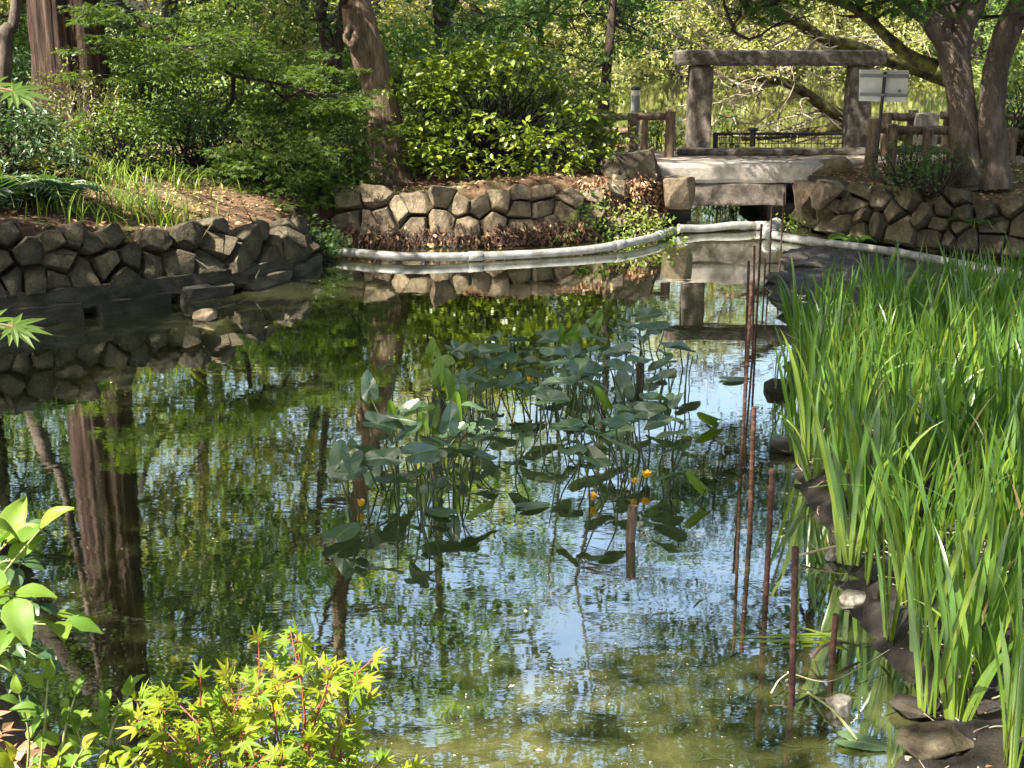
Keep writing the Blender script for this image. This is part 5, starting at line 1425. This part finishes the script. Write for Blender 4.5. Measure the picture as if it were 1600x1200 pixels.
floater('round green lily leaf floating at lower right with its long stalk', 1340, 1158, .21, -.4, 'pond_leaf', stalk=(1262, 1082))
floater('large grey green lily leaf lying on the water at the left front', 535, 832, .30, 1.2, z=.05)
floater('dark lily leaf lying flat on the water below the left clump', 690, 800, .22, 2.6, seed=2)
floater('dark lily leaf lying flat on the water in the centre of the bed', 830, 790, .22, .4)
floater('dark lily leaf lying flat near the tall rods', 1145, 592, .26, .2)
floater('pale lily leaf scrap on the mud edge by the iris stems', 1352, 838, .14, .3, z=.06)
# floating square scrap at the lower right
p = Pz(1435, 1194, .02)
sq = np.array([(-.05, -.04), (.05, -.045), (.055, .035), (-.04, .045)])
pr = []
for s_, z_ in ((1, 0), (1, .01), (.8, .012), (.76, .006)): pr.append(np.c_[sq * s_, np.full(4, z_)])
V = np.concatenate(pr) + p; Fq = []
for k in range(3):
    for i in range(4): Fq.append((k * 4 + i, k * 4 + (i + 1) % 4, k * 4 + 4 + (i + 1) % 4, k * 4 + 4 + i))
Fq.append((12, 13, 14, 15))
tag(mesh('plastic_tray', [(V, np.array(Fq))], M['scum'], None, False), 'small pale square plastic lid floating at the bottom edge', 'plastic lid')

# ------------------------------------------------------------------ foreground maple and shrubs
def leafy_spray(g, P, step, tmpl, size, petiole=.025, start=.25, tilt=.35, droop=.1):
    """opposite pairs of leaves along a twig"""
    L = np.r_[0, np.cumsum(np.linalg.norm(np.diff(P, axis=0), axis=1))]
    pos, X, N, S, pet = [], [], [], [], []
    u = L[-1] * start
    k = 0
    while u < L[-1]:
        q = np.array([np.interp(u, L, P[:, j]) for j in range(3)]); q2 = np.array([np.interp(min(u + .02, L[-1]), L, P[:, j]) for j in range(3)])
        t = unit(q2 - q + 1e-6)
        for sgn in (1, -1):
            sd = unit(np.cross(t, (0, 0, 1)) + g.normal(0, .35, 3)) * sgn
            x = unit(sd + t * g.uniform(.2, .9) + (0, 0, -droop)); pl_ = petiole * g.uniform(.6, 1.3)
            e = q + unit(x + (0, 0, .3)) * pl_
            pos.append(e); X.append(x); N.append(np.array((0, -.25, 1)) + g.normal(0, tilt, 3)); S.append(size * g.uniform(.65, 1.15))
            pet.append((q, e))
        u += step * g.uniform(.7, 1.3); k += 1
    for j in range(1):
        t = unit(P[-1] - P[-2]); pos.append(P[-1]); X.append(t + (0, 0, -.2)); N.append(np.array((0, -.3, 1)) + g.normal(0, .2, 3)); S.append(size * .8)
    ch = []
    for a, b in pet: ch += tube(np.array([a, b]), .0011, 3, cap=False)
    return place(tmpl, np.array(pos), np.array(X), np.array(N), np.array(S)), ch
g = rng(801)
YM = 2.95
mo = np.array((*Py(380, 1320, YM)[:2], .45))
root = thing('young_maple', 'bright yellow green young maple with red twigs at the bottom left', 'maple', mo)
ch, lv = [], []
stems = [((520, 1330), (470, 1150), (580, 1022), .1), ((480, 1330), (470, 1120), (462, 985), .0), ((420, 1330), (405, 1140), (402, 995), .05), ((330, 1330), (310, 1160), (310, 1058), -.05), ((300, 1320), (250, 1180), (205, 1115), -.1),
         ((420, 1330), (380, 1160), (355, 1065), .1), ((560, 1330), (530, 1180), (570, 1085), .15), ((380, 1340), (330, 1200), (250, 1165), 0), ((480, 1340), (480, 1180), (510, 1060), -.1), ((350, 1340), (340, 1180), (320, 1110), -.15),
         ((440, 1340), (440, 1190), (420, 1090), -.2), ((500, 1340), (510, 1220), (530, 1140), -.1), ((280, 1340), (250, 1240), (190, 1180), .0), ((400, 1340), (390, 1220), (375, 1140), -.2), ((500, 1340), (500, 1240), (485, 1150), -.25),
         ((320, 1340), (300, 1230), (290, 1160), -.25), ((460, 1340), (450, 1240), (440, 1170), -.3), ((520, 1345), (540, 1260), (600, 1215), -.1), ((560, 1340), (560, 1240), (596, 1188), .0), ((600, 1345), (625, 1250), (655, 1200), .05)]
for k, (a, b, c, dY) in enumerate(stems):
    P = spline([Py(*a, YM + .05), Py(*b, YM + dY * .5), Py(*c, YM + dY)], 22); P += np.cumsum(g.normal(0, .0012, P.shape), 0)
    ch += tube(P, np.linspace(.005, .0016, 22), 6, .05, k)
    tall = k in (0, 1, 2)
    l, pt_ = leafy_spray(g, P[6 if not tall else 9:], .055 if not tall else .06, MAPLE7, .055, .026, .15); lv.append(l); ch += pt_
    for j in range(2 if k < 19 else 0):
        q = P[int(g.uniform(7, 17))]; e = q + np.array((g.normal(-.03, .09), g.normal(0, .12), g.uniform(.02, .10)))
        P2 = spline([q, q * .5 + e * .5 + g.normal(0, .012, 3), e], 10); ch += tube(P2, np.linspace(.0025, .0012, 10), 5)
        l, pt_ = leafy_spray(g, P2, .045, MAPLE7, .050, .023, .35); lv.append(l); ch += pt_
mesh('twigs', ch, M['twig_red'], root, True, mo)
mesh('leaves', lv, M['maple_young'], root, False, mo)
# broad-leaved shoots at the left
def ovate_fine(n=9):
    t = np.linspace(0, 1, n); w = .30 * np.sin(np.pi * t ** .8) ** .85 * (1 - .25 * t)
    zz_ = .10 * np.sin(t * 3.1) - .22 * t ** 2
    V = np.concatenate([np.c_[t, np.zeros(n), zz_], np.c_[t + .03, w * .55, zz_ + .045 + .012 * (np.arange(n) % 2)], np.c_[t + .05, w * (1 + .06 * (np.arange(n) % 2)), zz_ + .06],
                        np.c_[t + .03, -w * .55, zz_ + .045 + .012 * (np.arange(n) % 2)], np.c_[t + .05, -w * (1 + .06 * (np.arange(n) % 2)), zz_ + .06]])
    i = np.arange(n - 1); q = []
    for a, b, fl in ((0, 1, 0), (1, 2, 0), (0, 3, 1), (3, 4, 1)):
        f = np.stack([a * n + i, a * n + i + 1, b * n + i + 1, b * n + i], -1); q.append(f[:, ::-1] if fl else f)
    return V, np.concatenate(q)
SER = ovate_fine()
def shoot(label, stems, Y, size, seed, mat, twig='twig_green', step=.06, name='leafy_shrub', tilt=.35):
    g = rng(seed); a = stems[0][0]
    o = np.array((*Py(*a, Y)[:2], .6)); root = thing(name, label, 'shrub', o)
    ch, lv = [], []
    for pts in stems:
        dY = g.uniform(-.12, .12)
        P = spline([Py(*q, Y + dY) for q in pts], 20)
        ch += tube(P, np.linspace(.0045, .0016, 20), 6)
        l, pt_ = leafy_spray(g, P, step, SER, size, .012, .3, tilt, .15); lv.append(l); ch += pt_
    mesh('twigs', ch, M[twig], root, True, o); mesh('leaves', lv, M[mat], root, True, o)
shoot('sunlit shrub shoot with large toothed leaves entering at the left edge', [((-60, 1010), (0, 905), (62, 828)), ((-70, 1080), (10, 985), (95, 975)), ((-60, 1000), (-10, 940), (20, 930)), ((-80, 960), (-20, 880), (10, 850))], 2.5, .105, 901, 'shoot', step=.085)
shoot('small leaved upright shoots at the lower left corner', [((60, 1230), (70, 1130), (75, 1062)), ((90, 1240), (100, 1150), (118, 1085)), ((150, 1250), (175, 1140), (205, 1078)), ((40, 1240), (45, 1150), (30, 1085)), ((190, 1250), (180, 1180), (165, 1110)), ((120, 1240), (130, 1180), (120, 1140))], 2.7, .062, 902, 'shoot', step=.05)
shoot('dull shaded shrub leaves hanging over the left edge of the near bank', [((-90, 900), (-10, 840), (40, 822)), ((-80, 980), (0, 930), (60, 945)), ((-60, 1050), (10, 1010), (70, 1030)), ((-60, 930), (0, 880), (35, 880)), ((-60, 1060), (0, 1040), (40, 1080))], 3.3, .075, 903, 'shrub_shade', step=.045)  # shade on these leaves is put into their darker leaf colour
shoot('low yellow green shoots along the bottom edge beside the maple', [((100, 1290), (110, 1210), (130, 1170)), ((180, 1290), (190, 1220), (230, 1165)), ((40, 1290), (60, 1220), (90, 1180)), ((240, 1290), (230, 1230), (210, 1190)), ((140, 1290), (150, 1230), (170, 1195)), ((10, 1290), (30, 1240), (20, 1190))], 2.6, .06, 904, 'maple_young', step=.045)
# near maple leaves at the left edge
g = rng(905)
for lab, pts in (('blurred green maple twig tip at the upper left edge', ((-120, 110), (-40, 130), (20, 142))), ('green maple twig tip at the left edge above the dark water', ((-120, 470), (-40, 498), (20, 510)))):
    P = spline([Py(*q, 1.55) for q in pts], 10)
    o = P[0]; root = thing('maple_twig', lab, 'twig', o)
    mesh('twig', tube(P, .0018, 5), M['twig_red'], root, True, o)
    pos = P[[9, 9, 6, 3]]
    mesh('leaves', [place(MAPLE7, pos, np.array([(1, .1, -.15), (.9, -.3, -.3), (.8, .4, .1), (.8, -.4, -.1)]), np.array([(0, -.5, 1), (.2, -.4, 1), (0, -.6, 1), (.1, -.3, 1)]), np.array((.048, .04, .04, .045)))], M['maple_dark'], root, False, o)
